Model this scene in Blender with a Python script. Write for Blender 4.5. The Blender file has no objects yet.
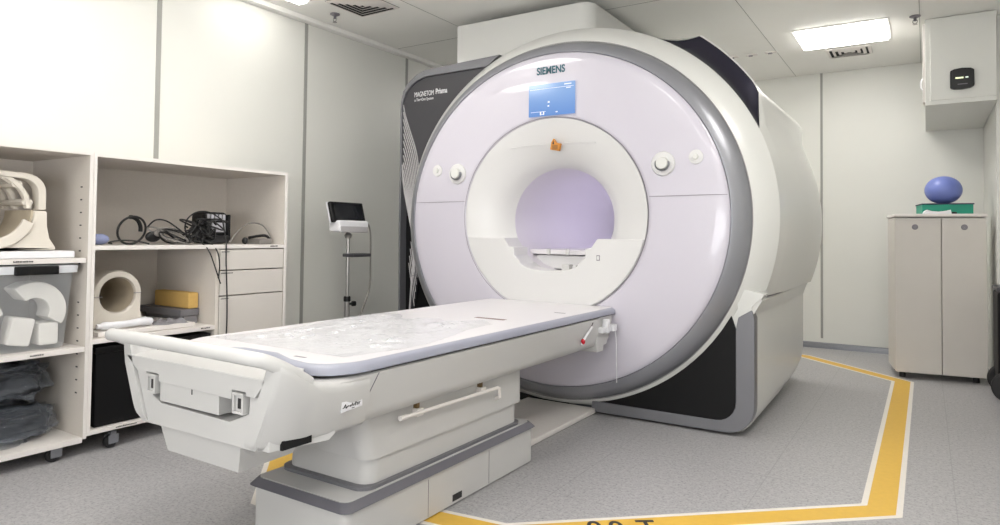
import bpy, bmesh, math, random
from mathutils import Vector, Matrix, noise
random.seed(7)
PI = math.pi
D = bpy.data
SC = bpy.context.scene
COL = SC.collection

# ------------------------------------------------------------------ camera
def make_camera():
    yaw, pitch, roll, f, cy = -0.569746, 0.0273708, 0.0110242, 665.34, 217.37
    fw = Vector((math.sin(yaw)*math.cos(pitch), math.cos(yaw)*math.cos(pitch), math.sin(pitch)))
    r = Vector((math.cos(yaw), -math.sin(yaw), 0)); u = r.cross(fw)
    c, s = math.cos(roll), math.sin(roll)
    r2 = c*r + s*u; u2 = -s*r + c*u
    cam = D.cameras.new('camera'); o = D.objects.new('camera', cam); COL.objects.link(o)
    cam.sensor_width = 36; cam.lens = 36*f/1000
    cam.shift_y = -(262.5-cy)/1000
    cam.clip_start = 0.05
    M = Matrix((( r2.x, u2.x, -fw.x, 0), (r2.y, u2.y, -fw.y, 0), (r2.z, u2.z, -fw.z, 1.0), (0, 0, 0, 1)))
    o.matrix_world = M
    SC.camera = o
make_camera()

# ------------------------------------------------------------------ world, exposure
W = D.worlds.new('world'); SC.world = W; W.use_nodes = True
W.node_tree.nodes['Background'].inputs[0].default_value = (0.9, 0.93, 1.0, 1)
W.node_tree.nodes['Background'].inputs[1].default_value = 0.3
SC.view_settings.view_transform = 'Standard'
SC.view_settings.look = 'None'
SC.view_settings.gamma = 1
SC.view_settings.use_curve_mapping = False
SC.view_settings.exposure = 0.47
LAMP = 13.0        # emission strength of the ceiling light panels
# added soft fill light at the windowless wall behind the viewer, aimed upward
al = D.lights.new('fill_light', 'AREA'); al.shape = 'RECTANGLE'; al.size = 3.0; al.size_y = 1.5; al.energy = 90; al.color = (0.97, 0.98, 1.0)
ao = D.objects.new('fill_light', al); COL.objects.link(ao); ao.location = (-.40, -1.70, 1.3); ao.rotation_euler = (math.radians(132), 0, 0)

# ------------------------------------------------------------------ materials
def lin(c):
    return tuple(((v/255)/12.92 if v/255 <= 0.04045 else ((v/255+0.055)/1.055)**2.4) for v in c) + (1,)
def mat(name, rgb, rough=0.5, metal=0.0, var=0.04, scale=30, bump=0.0, bscale=200, coat=0.0, spec=0.5):
    m = D.materials.new(name); m.use_nodes = True
    nt = m.node_tree; b = nt.nodes['Principled BSDF']
    b.inputs['Roughness'].default_value = rough; b.inputs['Metallic'].default_value = metal
    b.inputs['Coat Weight'].default_value = coat; b.inputs['Coat Roughness'].default_value = 0.08
    b.inputs['Specular IOR Level'].default_value = spec
    tc = nt.nodes.new('ShaderNodeTexCoord')
    n = nt.nodes.new('ShaderNodeTexNoise'); n.inputs['Scale'].default_value = scale; n.inputs['Detail'].default_value = 4
    nt.links.new(tc.outputs['Object'], n.inputs['Vector'])
    mx = nt.nodes.new('ShaderNodeMix'); mx.data_type = 'RGBA'
    c = lin(rgb); lo = tuple(v*(1-var) for v in c[:3])+(1,); hi = tuple(min(1, v*(1+var)) for v in c[:3])+(1,)
    mx.inputs[6].default_value = lo; mx.inputs[7].default_value = hi
    nt.links.new(n.outputs['Fac'], mx.inputs[0]); nt.links.new(mx.outputs[2], b.inputs['Base Color'])
    if bump:
        n2 = nt.nodes.new('ShaderNodeTexNoise'); n2.inputs['Scale'].default_value = bscale
        nt.links.new(tc.outputs['Object'], n2.inputs['Vector'])
        bp = nt.nodes.new('ShaderNodeBump'); bp.inputs['Strength'].default_value = bump; bp.inputs['Distance'].default_value = 0.002
        nt.links.new(n2.outputs['Fac'], bp.inputs['Height']); nt.links.new(bp.outputs['Normal'], b.inputs['Normal'])
    return m
def emis(name, rgb, st):
    m = D.materials.new(name); m.use_nodes = True
    b = m.node_tree.nodes['Principled BSDF']
    b.inputs['Base Color'].default_value = (0.8, 0.8, 0.8, 1)
    b.inputs['Emission Color'].default_value = lin(rgb); b.inputs['Emission Strength'].default_value = st
    return m

WALL = mat('wall_laminate', (216, 216, 211), 0.42, var=0.02, scale=3)
CEIL = mat('ceiling_panel', (238, 237, 233), 0.6, var=0.02, scale=3)
SEAM = mat('seam_grey', (150, 150, 146), 0.5)
ALU = mat('brushed_aluminium', (150, 152, 158), 0.32, metal=0.75, var=0.08, scale=60)
CABW = mat('cabinet_laminate', (206, 201, 195), 0.5, var=0.03, scale=8, bump=0.1)
CABIN = mat('cabinet_inner_laminate', (212, 205, 197), 0.6, var=0.04, scale=90)
EDGE = mat('cabinet_edge', (222, 217, 213), 0.45)
GW = mat('scanner_white', (210, 210, 207), 0.33, var=0.015, scale=4, coat=0.25)
TW = mat('table_white', (193, 192, 191), 0.4, var=0.015, scale=4, coat=0.1)
LAV = mat('scanner_lavender_white', (196, 192, 203), 0.32, var=0.012, scale=3, coat=0.6)
LAV.node_tree.nodes['Principled BSDF'].inputs['Coat Roughness'].default_value = 0.03
FUN = mat('funnel_white', (208, 207, 207), 0.3, var=0.012, scale=4)
BORE = mat('bore_liner', (214, 209, 217), 0.45, var=0.02, scale=4)
SILV = mat('silver_trim', (150, 151, 157), 0.36, metal=0.55, var=0.03, scale=6)
SILV2 = mat('silver_band', (118, 118, 123), 0.4, metal=0.35, var=0.04, scale=10)
PURP = mat('dark_gloss_inlay', (40, 38, 54), 0.28, metal=0.6, var=0.03, coat=0.3)
DARK = mat('dark_grey_cover', (58, 57, 62), 0.45, var=0.05, scale=20)
BLK = mat('black_panel', (9, 9, 11), 0.55, var=0.1, scale=60, spec=0.25)
BLK2 = mat('black_plastic', (7, 7, 9), 0.4, spec=0.35)
RIB = mat('rib_grey', (178, 175, 177), 0.45)
TRIMG = mat('table_edge_grey', (150, 152, 166), 0.4, var=0.04, scale=20)
TOPW = mat('tabletop_white', (212, 209, 212), 0.35, var=0.012, scale=5)
BTRIM = mat('base_trim_grey', (98, 97, 104), 0.4, var=0.06, scale=14)
INK = mat('ink_dark', (40, 38, 40), 0.6)
TEAL = mat('logo_teal', (18, 84, 98), 0.4)
TXTW = mat('text_white', (235, 235, 238), 0.5)
ORNG = mat('warning_orange', (196, 128, 40), 0.5)
RED = mat('red_knob', (190, 22, 44), 0.3)
GROOVE = mat('groove_grey', (126, 122, 128), 0.6)  # plain grey of joints, marks and small fittings
YFOAM = mat('yellow_foam', (214, 176, 104), 0.85, var=0.07, scale=60, bump=0.3)
GREYB = mat('grey_pad', (132, 130, 134), 0.6, var=0.06)
CREAM = mat('coil_cream', (216, 209, 198), 0.45, var=0.02, scale=10)
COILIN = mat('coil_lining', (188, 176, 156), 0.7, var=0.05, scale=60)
BLUEP = mat('pale_blue_foam', (132, 140, 176), 0.7)
CABLE = mat('cable_black', (16, 15, 16), 0.45)
CABLEG = mat('cable_grey', (120, 116, 112), 0.4)
STEEL = mat('stand_steel', (168, 166, 164), 0.28, metal=0.8)
RUB = mat('rubber', (26, 25, 27), 0.6)
YEL = mat('floor_tape_yellow', (214, 172, 68), 0.55, var=0.07, scale=40)
WTAPE = mat('floor_tape_white', (222, 216, 208), 0.55, var=0.05, scale=40)
BALL = mat('ball_blue', (110, 124, 190), 0.4, var=0.1, scale=14)
GREEN = mat('tray_green', (16, 142, 116), 0.5, var=0.08, scale=30)
NAVY = mat('tray_rim_navy', (24, 30, 66), 0.5)
PAPER = mat('paper_white', (224, 224, 228), 0.6)
BAG = mat('black_bag', (22, 25, 30), 0.38, var=0.25, scale=8)

def floor_mat():
    m = D.materials.new('vinyl_floor'); m.use_nodes = True; nt = m.node_tree; b = nt.nodes['Principled BSDF']
    L = nt.links
    tc = nt.nodes.new('ShaderNodeTexCoord')
    n1 = nt.nodes.new('ShaderNodeTexNoise'); n1.inputs['Scale'].default_value = 55; n1.inputs['Detail'].default_value = 8; n1.inputs['Roughness'].default_value = 0.7
    L.new(tc.outputs['Object'], n1.inputs['Vector'])
    r1 = nt.nodes.new('ShaderNodeValToRGB')
    e = r1.color_ramp.elements; e[0].position = 0.25; e[0].color = lin((140, 139, 142)); e[1].position = 0.7; e[1].color = lin((178, 176, 177))
    L.new(n1.outputs['Fac'], r1.inputs[0])
    n2 = nt.nodes.new('ShaderNodeTexNoise'); n2.inputs['Scale'].default_value = 110; n2.inputs['Detail'].default_value = 3
    L.new(tc.outputs['Object'], n2.inputs['Vector'])
    r2 = nt.nodes.new('ShaderNodeValToRGB'); e = r2.color_ramp.elements
    e[0].position = 0.34; e[0].color = (0.5, 0.5, 0.5, 1); e[1].position = 0.44; e[1].color = (1, 1, 1, 1)
    L.new(n2.outputs['Fac'], r2.inputs[0])
    mx = nt.nodes.new('ShaderNodeMix'); mx.data_type = 'RGBA'; mx.blend_type = 'MULTIPLY'; mx.inputs[0].default_value = 0.6
    L.new(r1.outputs[0], mx.inputs[6]); L.new(r2.outputs[0], mx.inputs[7])
    sp = nt.nodes.new('ShaderNodeSeparateXYZ'); L.new(tc.outputs['Object'], sp.inputs[0])
    def line(out, off, per, w):
        a = nt.nodes.new('ShaderNodeMath'); a.operation = 'ADD'; a.inputs[1].default_value = off; L.new(out, a.inputs[0])
        p = nt.nodes.new('ShaderNodeMath'); p.operation = 'PINGPONG'; p.inputs[1].default_value = per/2; L.new(a.outputs[0], p.inputs[0])
        c = nt.nodes.new('ShaderNodeMath'); c.operation = 'LESS_THAN'; c.inputs[1].default_value = w; L.new(p.outputs[0], c.inputs[0]); return c.outputs[0]
    a = line(sp.outputs['X'], -0.09, 0.66, 0.0022); c = line(sp.outputs['Y'], -0.35, 0.66, 0.0022)
    mm = nt.nodes.new('ShaderNodeMath'); mm.operation = 'MAXIMUM'; L.new(a, mm.inputs[0]); L.new(c, mm.inputs[1])
    mk = nt.nodes.new('ShaderNodeMath'); mk.operation = 'MULTIPLY'; mk.inputs[1].default_value = 0.25; L.new(mm.outputs[0], mk.inputs[0])
    m2 = nt.nodes.new('ShaderNodeMix'); m2.data_type = 'RGBA'; L.new(mk.outputs[0], m2.inputs[0]); L.new(mx.outputs[2], m2.inputs[6]); m2.inputs[7].default_value = lin((92, 90, 92))
    L.new(m2.outputs[2], b.inputs['Base Color']); b.inputs['Roughness'].default_value = 0.42
    return m
FLOOR = floor_mat()

def clear_plastic(name, alpha, rgb=(235, 238, 242), rough=0.15):
    m = D.materials.new(name); m.use_nodes = True; nt = m.node_tree; b = nt.nodes['Principled BSDF']
    b.inputs['Base Color'].default_value = lin(rgb); b.inputs['Roughness'].default_value = rough
    b.inputs['Alpha'].default_value = alpha; b.inputs['Coat Weight'].default_value = 0.6
    return m
FILM = clear_plastic('clear_film', 0.36, rough=0.07)
BINP = clear_plastic('translucent_bin', 0.22, (206, 210, 214), 0.3)
BAGF = clear_plastic('clear_bag_film', 0.16, (150, 158, 170), 0.1)

def screen_mat():
    m = D.materials.new('scanner_screen'); m.use_nodes = True; nt = m.node_tree; b = nt.nodes['Principled BSDF']
    tc = nt.nodes.new('ShaderNodeTexCoord'); sp = nt.nodes.new('ShaderNodeSeparateXYZ'); nt.links.new(tc.outputs['Generated'], sp.inputs[0])
    r = nt.nodes.new('ShaderNodeValToRGB'); e = r.color_ramp.elements
    e[0].color = lin((98, 140, 204)); e[1].color = lin((142, 176, 222)); nt.links.new(sp.outputs['Z'], r.inputs[0])
    nt.links.new(r.outputs[0], b.inputs['Emission Color']); b.inputs['Emission Strength'].default_value = 0.75
    b.inputs['Base Color'].default_value = (0.02, 0.03, 0.05, 1); b.inputs['Roughness'].default_value = 0.12
    return m
SCRN = screen_mat()
SCRD = emis('screen_text', (40, 74, 150), 0.5)
LAMPM = emis('lamp_diffuser', (255, 252, 246), LAMP)
BLAMP = emis('bore_light', (238, 233, 255), 2.1)

# ------------------------------------------------------------------ mesh builder
class MB:
    def __init__(s): s.bm = bmesh.new()
    def box(s, x0, x1, y0, y1, z0, z1, bev=0.0, seg=2, rot=None, piv=None):
        t = bmesh.new()
        bmesh.ops.create_cube(t, size=1)
        for v in t.verts:
            v.co = Vector(((x0+x1)/2+v.co.x*(x1-x0), (y0+y1)/2+v.co.y*(y1-y0), (z0+z1)/2+v.co.z*(z1-z0)))
        if bev: bmesh.ops.bevel(t, geom=t.edges[:], offset=bev, segments=seg, affect='EDGES', profile=0.5)
        if rot is not None:
            p = Vector(piv) if piv else Vector(((x0+x1)/2, (y0+y1)/2, (z0+z1)/2))
            for v in t.verts: v.co = p + rot @ (v.co-p)
        s.merge(t); return s
    def merge(s, t):
        me = D.meshes.new('tmp'); t.to_mesh(me); t.free(); s.bm.from_mesh(me); D.meshes.remove(me)
    def prism(s, pts, axis, a, b, bev=0.0, seg=2):
        """polygon pts (2d) extruded along axis from a to b. 2d order: X->(y,z) Y->(x,z) Z->(x,y)"""
        t = bmesh.new()
        def P(p, d):
            return {'X': (d, p[0], p[1]), 'Y': (p[0], d, p[1]), 'Z': (p[0], p[1], d)}[axis]
        A = [t.verts.new(P(p, a)) for p in pts]; B = [t.verts.new(P(p, b)) for p in pts]
        t.faces.new(A); t.faces.new(B[::-1]); n = len(pts)
        for i in range(n): t.faces.new((A[i], B[i], B[(i+1) % n], A[(i+1) % n]))
        bmesh.ops.recalc_face_normals(t, faces=t.faces)
        if bev:
            es = [e for e in t.edges if e.is_manifold and e.calc_face_angle(0) > 0.6]
            bmesh.ops.bevel(t, geom=es, offset=bev, segments=seg, affect='EDGES', profile=0.5)
        s.merge(t); return s
    def loft(s, rings, close=True, cap0=False, cap1=False):
        t = bmesh.new(); R = [[t.verts.new(p) for p in r] for r in rings]
        for i in range(len(R)-1):
            n = len(R[i])
            for j in range(n if close else n-1):
                q = [R[i][j], R[i][(j+1) % n], R[i+1][(j+1) % n], R[i+1][j]]
                try: t.faces.new(q)
                except ValueError: pass
        if cap0: t.faces.new(R[0][::-1])
        if cap1: t.faces.new(R[-1])
        bmesh.ops.remove_doubles(t, verts=t.verts, dist=1e-6)
        bmesh.ops.recalc_face_normals(t, faces=t.faces)
        s.merge(t); return s
    def tube(s, path, r, n=8, smooth=0, sz=1.0, cap=True):
        pts = [Vector(p) for p in path]
        for _ in range(smooth):
            q = [pts[0]]
            for i in range(len(pts)-1):
                q += [pts[i]*0.75+pts[i+1]*0.25, pts[i]*0.25+pts[i+1]*0.75]
            q.append(pts[-1]); pts = q
        rings = []; up = Vector((0, 0, 1)); prev = None
        for i, p in enumerate(pts):
            d = (pts[min(i+1, len(pts)-1)]-pts[max(i-1, 0)])
            if d.length < 1e-9: d = Vector((1, 0, 0))
            d.normalize()
            if prev is None:
                a = d.cross(up)
                if a.length < 0.05: a = d.cross(Vector((1, 0, 0)))
            else: a = prev - d*prev.dot(d)
            a.normalize(); prev = a; b = a.cross(d)
            rr = r[min(i*len(r)//len(pts), len(r)-1)] if isinstance(r, (list, tuple)) else r
            rings.append([p + a*math.cos(k*2*PI/n)*rr + b*math.sin(k*2*PI/n)*rr*sz for k in range(n)])
        return s.loft(rings, cap0=cap, cap1=cap)
    def lathe(s, prof, c, axis='Z', n=32, a0=0, a1=2*PI, cap=False):
        """prof [(r, h)]"""
        full = abs(a1-a0-2*PI) < 1e-6; m = n if full else n+1
        rings = []
        for r, h in prof:
            ring = []
            for k in range(m):
                a = a0+(a1-a0)*k/n; u, v = max(r, 1e-5)*math.cos(a), max(r, 1e-5)*math.sin(a)
                ring.append({'Z': (c[0]+u, c[1]+v, c[2]+h), 'Y': (c[0]+u, c[1]+h, c[2]+v), 'X': (c[0]+h, c[1]+u, c[2]+v)}[axis])
            rings.append(ring)
        return s.loft(rings, close=full, cap0=cap, cap1=cap)
    def sphere(s, c, r, sc=(1, 1, 1), n=24):
        t = bmesh.new(); bmesh.ops.create_uvsphere(t, u_segments=n, v_segments=n//2, radius=r)
        for v in t.verts: v.co = Vector((c[0]+v.co.x*sc[0], c[1]+v.co.y*sc[1], c[2]+v.co.z*sc[2]))
        s.merge(t); return s
    def build(s, name, m, parent=None, ang=38, wn=True):
        me = D.meshes.new(name); bm = s.bm
        if parent is None:
            xs = [v.co.x for v in bm.verts]; ys = [v.co.y for v in bm.verts]; zs = [v.co.z for v in bm.verts]
            og = Vector(((min(xs)+max(xs))/2, (min(ys)+max(ys))/2, min(zs)))
        else: og = wloc(parent)
        for v in bm.verts: v.co -= og
        for f in bm.faces: f.smooth = True
        bm.to_mesh(me); bm.free(); me.materials.append(m)
        me.set_sharp_from_angle(angle=math.radians(ang))
        o = D.objects.new(name, me); COL.objects.link(o)
        if parent is None: o.location = og
        else: o.parent = parent
        if wn:
            w = o.modifiers.new('wn', 'WEIGHTED_NORMAL'); w.keep_sharp = True
        return o
def wloc(o):
    l = Vector((0, 0, 0))
    while o is not None: l = l+Vector(o.location); o = o.parent
    return l
def thing(name, label, cat, loc, group=None):
    o = D.objects.new(name, None); COL.objects.link(o); o.location = loc; o.empty_display_size = 0.1
    o['label'] = label; o['category'] = cat
    if group: o['group'] = group
    return o
def tag(o, label, cat, group=None):
    o['label'] = label; o['category'] = cat
    if group: o['group'] = group
    return o
def struct(o): o['kind'] = 'structure'; return o
def text(name, body, size, loc, rot, m, parent, ext=0.0006, sx=1.0, bold=0.0, align='LEFT'):
    cu = D.curves.new('t', 'FONT'); cu.body = body; cu.size = size; cu.extrude = ext; cu.align_x = align; cu.offset = bold
    to = D.objects.new('t', cu); COL.objects.link(to)
    dg = bpy.context.evaluated_depsgraph_get(); dg.update()
    me = D.meshes.new_from_object(to.evaluated_get(dg)); D.objects.remove(to)
    me.name = name; me.materials.clear(); me.materials.append(m)
    R = Matrix.Rotation(rot[2], 3, 'Z') @ Matrix.Rotation(rot[1], 3, 'Y') @ Matrix.Rotation(rot[0], 3, 'X')
    og = wloc(parent) if parent else Vector(loc)
    for v in me.vertices: v.co = R @ Vector((v.co.x*sx, v.co.y, v.co.z)) + Vector(loc) - og
    o = D.objects.new(name, me); COL.objects.link(o)
    if parent: o.parent = parent
    else: o.location = og
    return o
def copy_tree(o, parent=None, loc=None):
    c = o.copy(); COL.objects.link(c)
    if parent: c.parent = parent
    if loc is not None: c.location = loc
    for ch in [x for x in D.objects if x.parent == o]: copy_tree(ch, c)
    return c

# ------------------------------------------------------------------ room shell
XL, XR, YB, ZC = -3.74, 0.405, 6.78, 2.54
XR2, YN, YSTEP = 1.2, -1.8, 5.60
struct(MB().prism([(XL-.1, YN-.1), (XR2+.1, YN-.1), (XR2+.1, YSTEP+.1), (XR+.1, YSTEP+.1), (XR+.1, YB+.1), (XL-.1, YB+.1)], 'Z', -0.1, 0).build('floor', FLOOR, wn=False))
fl = D.objects['floor']
# keep floor texture in world coordinates
og = Vector(fl.location); fl.data.transform(Matrix.Translation(og)); fl.location = (0, 0, 0)
struct(MB().prism([(XL-.1, YN-.1), (XR2+.1, YN-.1), (XR2+.1, YSTEP+.1), (XR+.1, YSTEP+.1), (XR+.1, YB+.1), (XL-.1, YB+.1)], 'Z', ZC, ZC+0.1).build('ceiling', CEIL, wn=False))
struct(MB().box(XL-.1, XL, YN-.1, YB+.1, 0, ZC).build('wall_left', WALL))
struct(MB().box(XL, XR+.1, YB, YB+.1, 0, ZC).build('wall_back', WALL))
struct(MB().prism([(XR, YB), (XR+.1, YB), (XR+.1, YSTEP+.1), (XR2+.1, YSTEP+.1), (XR2+.1, YN-.1), (XR2, YN-.1), (XR2, YSTEP), (XR, YSTEP)], 'Z', 0, ZC).build('wall_right', WALL))
struct(MB().box(XL, XR2, YN-.1, YN, 0, ZC).build('wall_front', WALL))
# wall panel seams
n = 0
for y in (1.07, 2.15, 3.233, 4.33, 5.43, -0.02):
    n += 1; struct(MB().box(XL, XL+0.004, y-.014, y+.014, 0, ZC).build('trim_%d' % n, SEAM))
for x in (-2.0, -0.812):
    n += 1; struct(MB().box(x-.010, x+.010, YB-.004, YB, 0.09, ZC).build('trim_%d' % n, SEAM))
n += 1; struct(MB().box(XL, XL+.06, YN, YB, ZC-.035, ZC, .006).build('trim_%d' % n, CEIL))
# ceiling joints
for x in (-1.03, -2.9, -0.03):
    n += 1; struct(MB().box(x-.002, x+.002, YN, YB, ZC-.0012, ZC).build('trim_%d' % n, SEAM))
for y in (4.15, 1.9):
    n += 1; struct(MB().box(XL, XR, y-.002, y+.002, ZC-.0012, ZC).build('trim_%d' % n, SEAM))
struct(MB().prism([(YB, 0), (YB, .052), (YB-.012, .052), (YB-.02, .045), (YB-.02, .03), (YB-.026, .026), (YB-.026, 0)], 'X', XL, XR).build('baseboard_back', ALU))

# ------------------------------------------------------------------ floor marking
def strip_path(pts, o0, o1):
    """mitred strip between offsets o0 and o1 (left of travel positive)"""
    P = [Vector(p) for p in pts]; A = []; B = []
    for i, p in enumerate(P):
        ds = []
        if i > 0: ds.append((P[i]-P[i-1]).normalized())
        if i < len(P)-1: ds.append((P[i+1]-P[i]).normalized())
        ns = [Vector((-d.y, d.x)) for d in ds]; nn = ns[0]+(ns[1] if len(ns) > 1 else Vector((0, 0)))
        nn.normalize(); k = 1/max(nn.dot(ns[0]), .3)
        A.append(p+nn*o0*k); B.append(p+nn*o1*k)
    return A, B
fm = thing('floor_marking', 'yellow safety zone line with white borders on the grey floor around the scanner', 'floor marking', (-0.14, 2.85, 0))
path = [(-3.05, 3.2), (-2.47, 1.93), (-1.60, 1.80), (-1.22, 1.90), (-0.145, 2.87), (-0.145, 5.50), (-0.90, 6.30), (-2.0, 6.5)]
path = [(-2.6, 2.9), (-2.42, 2.0), (-2.08, 1.67), (-1.80, 1.66), (-1.52, 1.885), (-1.205, 1.925), (-0.145, 2.86), (-0.145, 5.52), (-0.88, 6.22), (-1.9, 6.5)]
def pathmesh(o0, o1, z, name, m):
    A, B = strip_path(path, o0, o1); b = MB()
    for i in range(len(A)-1):
        b.prism([A[i], A[i+1], B[i+1], B[i]], 'Z', 0.0002, z)
    return b.build(name, m, fm, wn=False)
pathmesh(-0.047, 0.047, 0.0012, 'yellow_stripe', YEL)
pathmesh(0.047, 0.068, 0.001, 'white_border', WTAPE)
pathmesh(-0.068, -0.047, 0.001, 'white_border', WTAPE)
# ------------------------------------------------------------------ MRI scanner
CX = -1.83
def ell(rx, rz, cz, Y, N=144, cx=CX, f=None):
    out = []
    for k in range(N):
        a = 2*PI*k/N; x = cx+rx*math.cos(a); z = cz+rz*math.sin(a)
        out.append((x, Y, z))
    return out
scan = thing('mri_scanner', 'large white MRI scanner with round lavender front, grey ring and open bore', 'scanner', (CX, 4.3, 0))
# front disc
MB().loft([ell(.588, .563, 1.117, 3.395), ell(.600, .573, 1.117, 3.383), ell(.62, .59, 1.117, 3.380), ell(.8, .765, 1.112, 3.3785), ell(.965, .912, 1.106, 3.3795),
           ell(1.0, .945, 1.105, 3.3845), ell(1.013, .957, 1.104, 3.398)]).build('front_disc', LAV, scan, 60)
# thin dark joint where the disc meets the funnel and the ring
MB().loft([ell(.596, .57, 1.117, 3.378), ell(.599, .573, 1.117, 3.378), ell(.599, .573, 1.117, 3.3775), ell(.596, .57, 1.117, 3.3775)]).build('funnel_joint', GROOVE, scan)
for x0, x1 in ((CX-1.0, CX-.60), (CX+.60, CX+1.0)):
    pts = [(x0+(x1-x0)*i/12) for i in range(13)]
    def yy(x):
        r = abs(x-CX)
        return 3.3795-.002*math.sin(max(0, min(1, (r-.6)/.42))*PI)+ (max(0, r-.93))**2*1.6
    MB().tube([(x, yy(x)-.0002, 1.213+.004*(x-CX)) for x in pts], .0016, 6).build('disc_joint', GROOVE, scan)
# grey ring
MB().loft([ell(1.013, .957, 1.104, 3.400), ell(1.018, .962, 1.104, 3.392), ell(1.045, 1.0, 1.105, 3.402), ell(1.08, 1.025, 1.10, 3.435), ell(1.098, 1.038, 1.10, 3.470), ell(1.10, 1.038, 1.10, 3.482)]).build('grey_ring', SILV, scan, 50)
# front white shell B -> C, clipped at the floor
def clipz(ring, zlo=0.03, zhi=9): return [(x, y, min(max(z, zlo), zhi)) for x, y, z in ring]
def mixring(t):
    return clipz(ell(1.100+.108*t, 1.040+.103*t, 1.10+.01*t, 3.475+.125*t-.018*math.sin(PI*t)))
prof = [0, .04, .15, .35, .6, .85, .96, 1.0]
rings = [mixring(t) for t in prof]
MB().loft(rings).build('front_shell', GW, scan, 60)
MB().loft([clipz(ell(1.101, 1.041, 1.10, 3.474)), clipz(ell(1.104, 1.044, 1.10, 3.4755)), clipz(ell(1.103, 1.043, 1.10, 3.4795))]).build('shell_joint', GROOVE, scan)
# barrel: section radius as function of angle and depth
def barrel_pt(a, t):
    """a angle, t 0..1 from front (Y=3.95) to rear (Y=5.2)"""
    Y = 3.75+1.45*t
    R = 1.282-.066*t
    k = (math.degrees(math.asin(max(-1, min(1, math.sin(a)))))-22)/14; k = max(0, min(1, k)); k = k*k*(3-2*k)
    R = (1.216+.012*math.sin(PI*t)-.006*t)*(1-k)+R*k
    c, s = math.cos(a), math.sin(a)
    r = R
    # square shoulder cover (|x|<1.095, z<1.785) chamfered to the flat top
    bx = 1.078+.018*t; bz = .682
    if s > 0.05:
        # polygon: (bx,0)-(bx,bz)-(.72,1.05)-(-.72,1.05)...
        P = [(bx, 0), (bx, bz), (.76, 1.03), (0, 1.03)]
        ca = abs(c); best = 0
        for i in range(3):
            (x1, z1), (x2, z2) = P[i], P[i+1]
            dx, dz = x2-x1, z2-z1; den = ca*dz-s*dx
            if abs(den) < 1e-9: continue
            rr = (x1*dz-z1*dx)/den; q = ((rr*ca-x1)*dx+(rr*s-z1)*dz)/(dx*dx+dz*dz)
            if -1e-6 <= q <= 1+1e-6: best = max(best, rr)
        if t > .02: r = max(r, best*k+r*(1-k))
    x, z = CX+r*c, 1.11+r*s
    z = min(z, 2.142)
    z = max(z, .70)
    return (x, Y, z)
N = 180
def cpt(a):
    return (CX+1.208*math.cos(a), 3.600, max(.70, 1.11+1.143*math.sin(a)))
def cone(a, t):
    p, q = Vector(cpt(a)), Vector(barrel_pt(a, 0))
    # concave gutter
    m = p.lerp(q, t); n = Vector((math.cos(a), 0, math.sin(a)))
    if 1.11+1.26*math.sin(a) > 2.165: q2 = q
    return m
angs = [2*PI*k/N for k in range(N)]
rings = [[barrel_pt(a, t) for a in angs] for t in (0, .03, .3, .6, .9, 1.0)]
MB().loft(rings, cap1=True).build('barrel_shell', GW, scan, 45)
# cone strip between front shell and barrel, white part, leaving out the dark inlays
def ang_lims(t):   # lower & upper limits of inlay in degrees at t along cone
    lo = 23.6+(32.3-23.6)*(t**1.6); hi = 63.0+(54.0-63.0)*t
    return math.radians(lo), math.radians(hi)
TS = [i/8 for i in range(9)]
def arc(fn, K=60): return [fn(k/K) for k in range(K+1)]
def cone_patch(lims, gutter, name, m):
    rr = []
    for t in TS:
        a0, a1 = lims(t); row = []
        for k in range(61):
            a = a0+(a1-a0)*k/60; p = cone(a, t)
            if gutter:
                g = .032*math.sin(PI*t)*min(1, 6*min(k/60, 1-k/60)+.15)
                p = p-Vector((math.cos(a), -.3, math.sin(a)))*g
            row.append(tuple(p))
        rr.append(row)
    MB().loft(rr, close=False).build(name, m, scan, 70)
cone_patch(lambda t: ang_lims(t), True, 'dark_inlay', PURP)
cone_patch(lambda t: (PI-ang_lims(t)[1], PI-ang_lims(t)[0]), True, 'dark_inlay', PURP)
cone_patch(lambda t: (ang_lims(t)[1], PI-ang_lims(t)[1]), False, 'top_shell', GW)
cone_patch(lambda t: (-math.radians(25), ang_lims(t)[0]), False, 'side_shell', GW)
cone_patch(lambda t: (PI-ang_lims(t)[0], PI+math.radians(25)), False, 'side_shell', GW)
# bright lip along the back edge of the inlay
MB().tube([Vector(barrel_pt(math.radians(32.3+(54.0-32.3)*k/24), 0)) for k in range(25)], .004, 6).build('inlay_lip', GW, scan)
# lower housing: right side and left side mirrored
def hous(sx):
    b = MB()
    def X(d): return CX+sx*d
    # sections of the side wall along Y (front, rear) : lip at z .70 tapering to side, then down with rounded lower edge
    secs = []
    for Y, zb, dx in (((3.50, .03, 0), (3.52, .012, 0)) if sx > 0 else ((3.72, .03, 0), (3.74, .012, 0)))+( (4.3, .03, 0), (4.9, .06, 0), (5.1, .10, 0), (5.2, .16, -.01)):
        lip = 1.152 if Y < 3.6 else 1.150-.010*(Y-3.6)
        pr = [(.6, zb), (1.00, zb), (1.045, zb+.012), (1.078, zb+.045), (1.095, zb+.10), (1.095, .60), (1.10, .62), (lip-.01, .69), (lip-.02, .70), (.6, .70)]
        secs.append([(X(p[0]+dx), Y, p[1]) for p in pr])
    b.loft(secs, cap0=True, cap1=True)
    return b.build('lower_housing', GW, scan, 35)
for sx in (1, -1): hous(sx)
MB().box(CX-.65, CX+.65, 3.85, 5.19, .03, .72).build('lower_core', GW, scan)
# seam line between barrel and housing
for sx in (1, -1):
    MB().tube([(CX+sx*1.134, 3.605, .702), (CX+sx*1.146, 3.80, .702), (CX+sx*1.136, 5.17, .702)], .004, 6).build('housing_seam', BTRIM, scan)
    MB().tube([(CX+sx*(1.02+.0*i), 3.497, .748) if i == 0 else (CX+sx*1.155, 3.52, .712) for i in range(2)], .0022, 6).build('housing_seam', GROOVE, scan)
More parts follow.
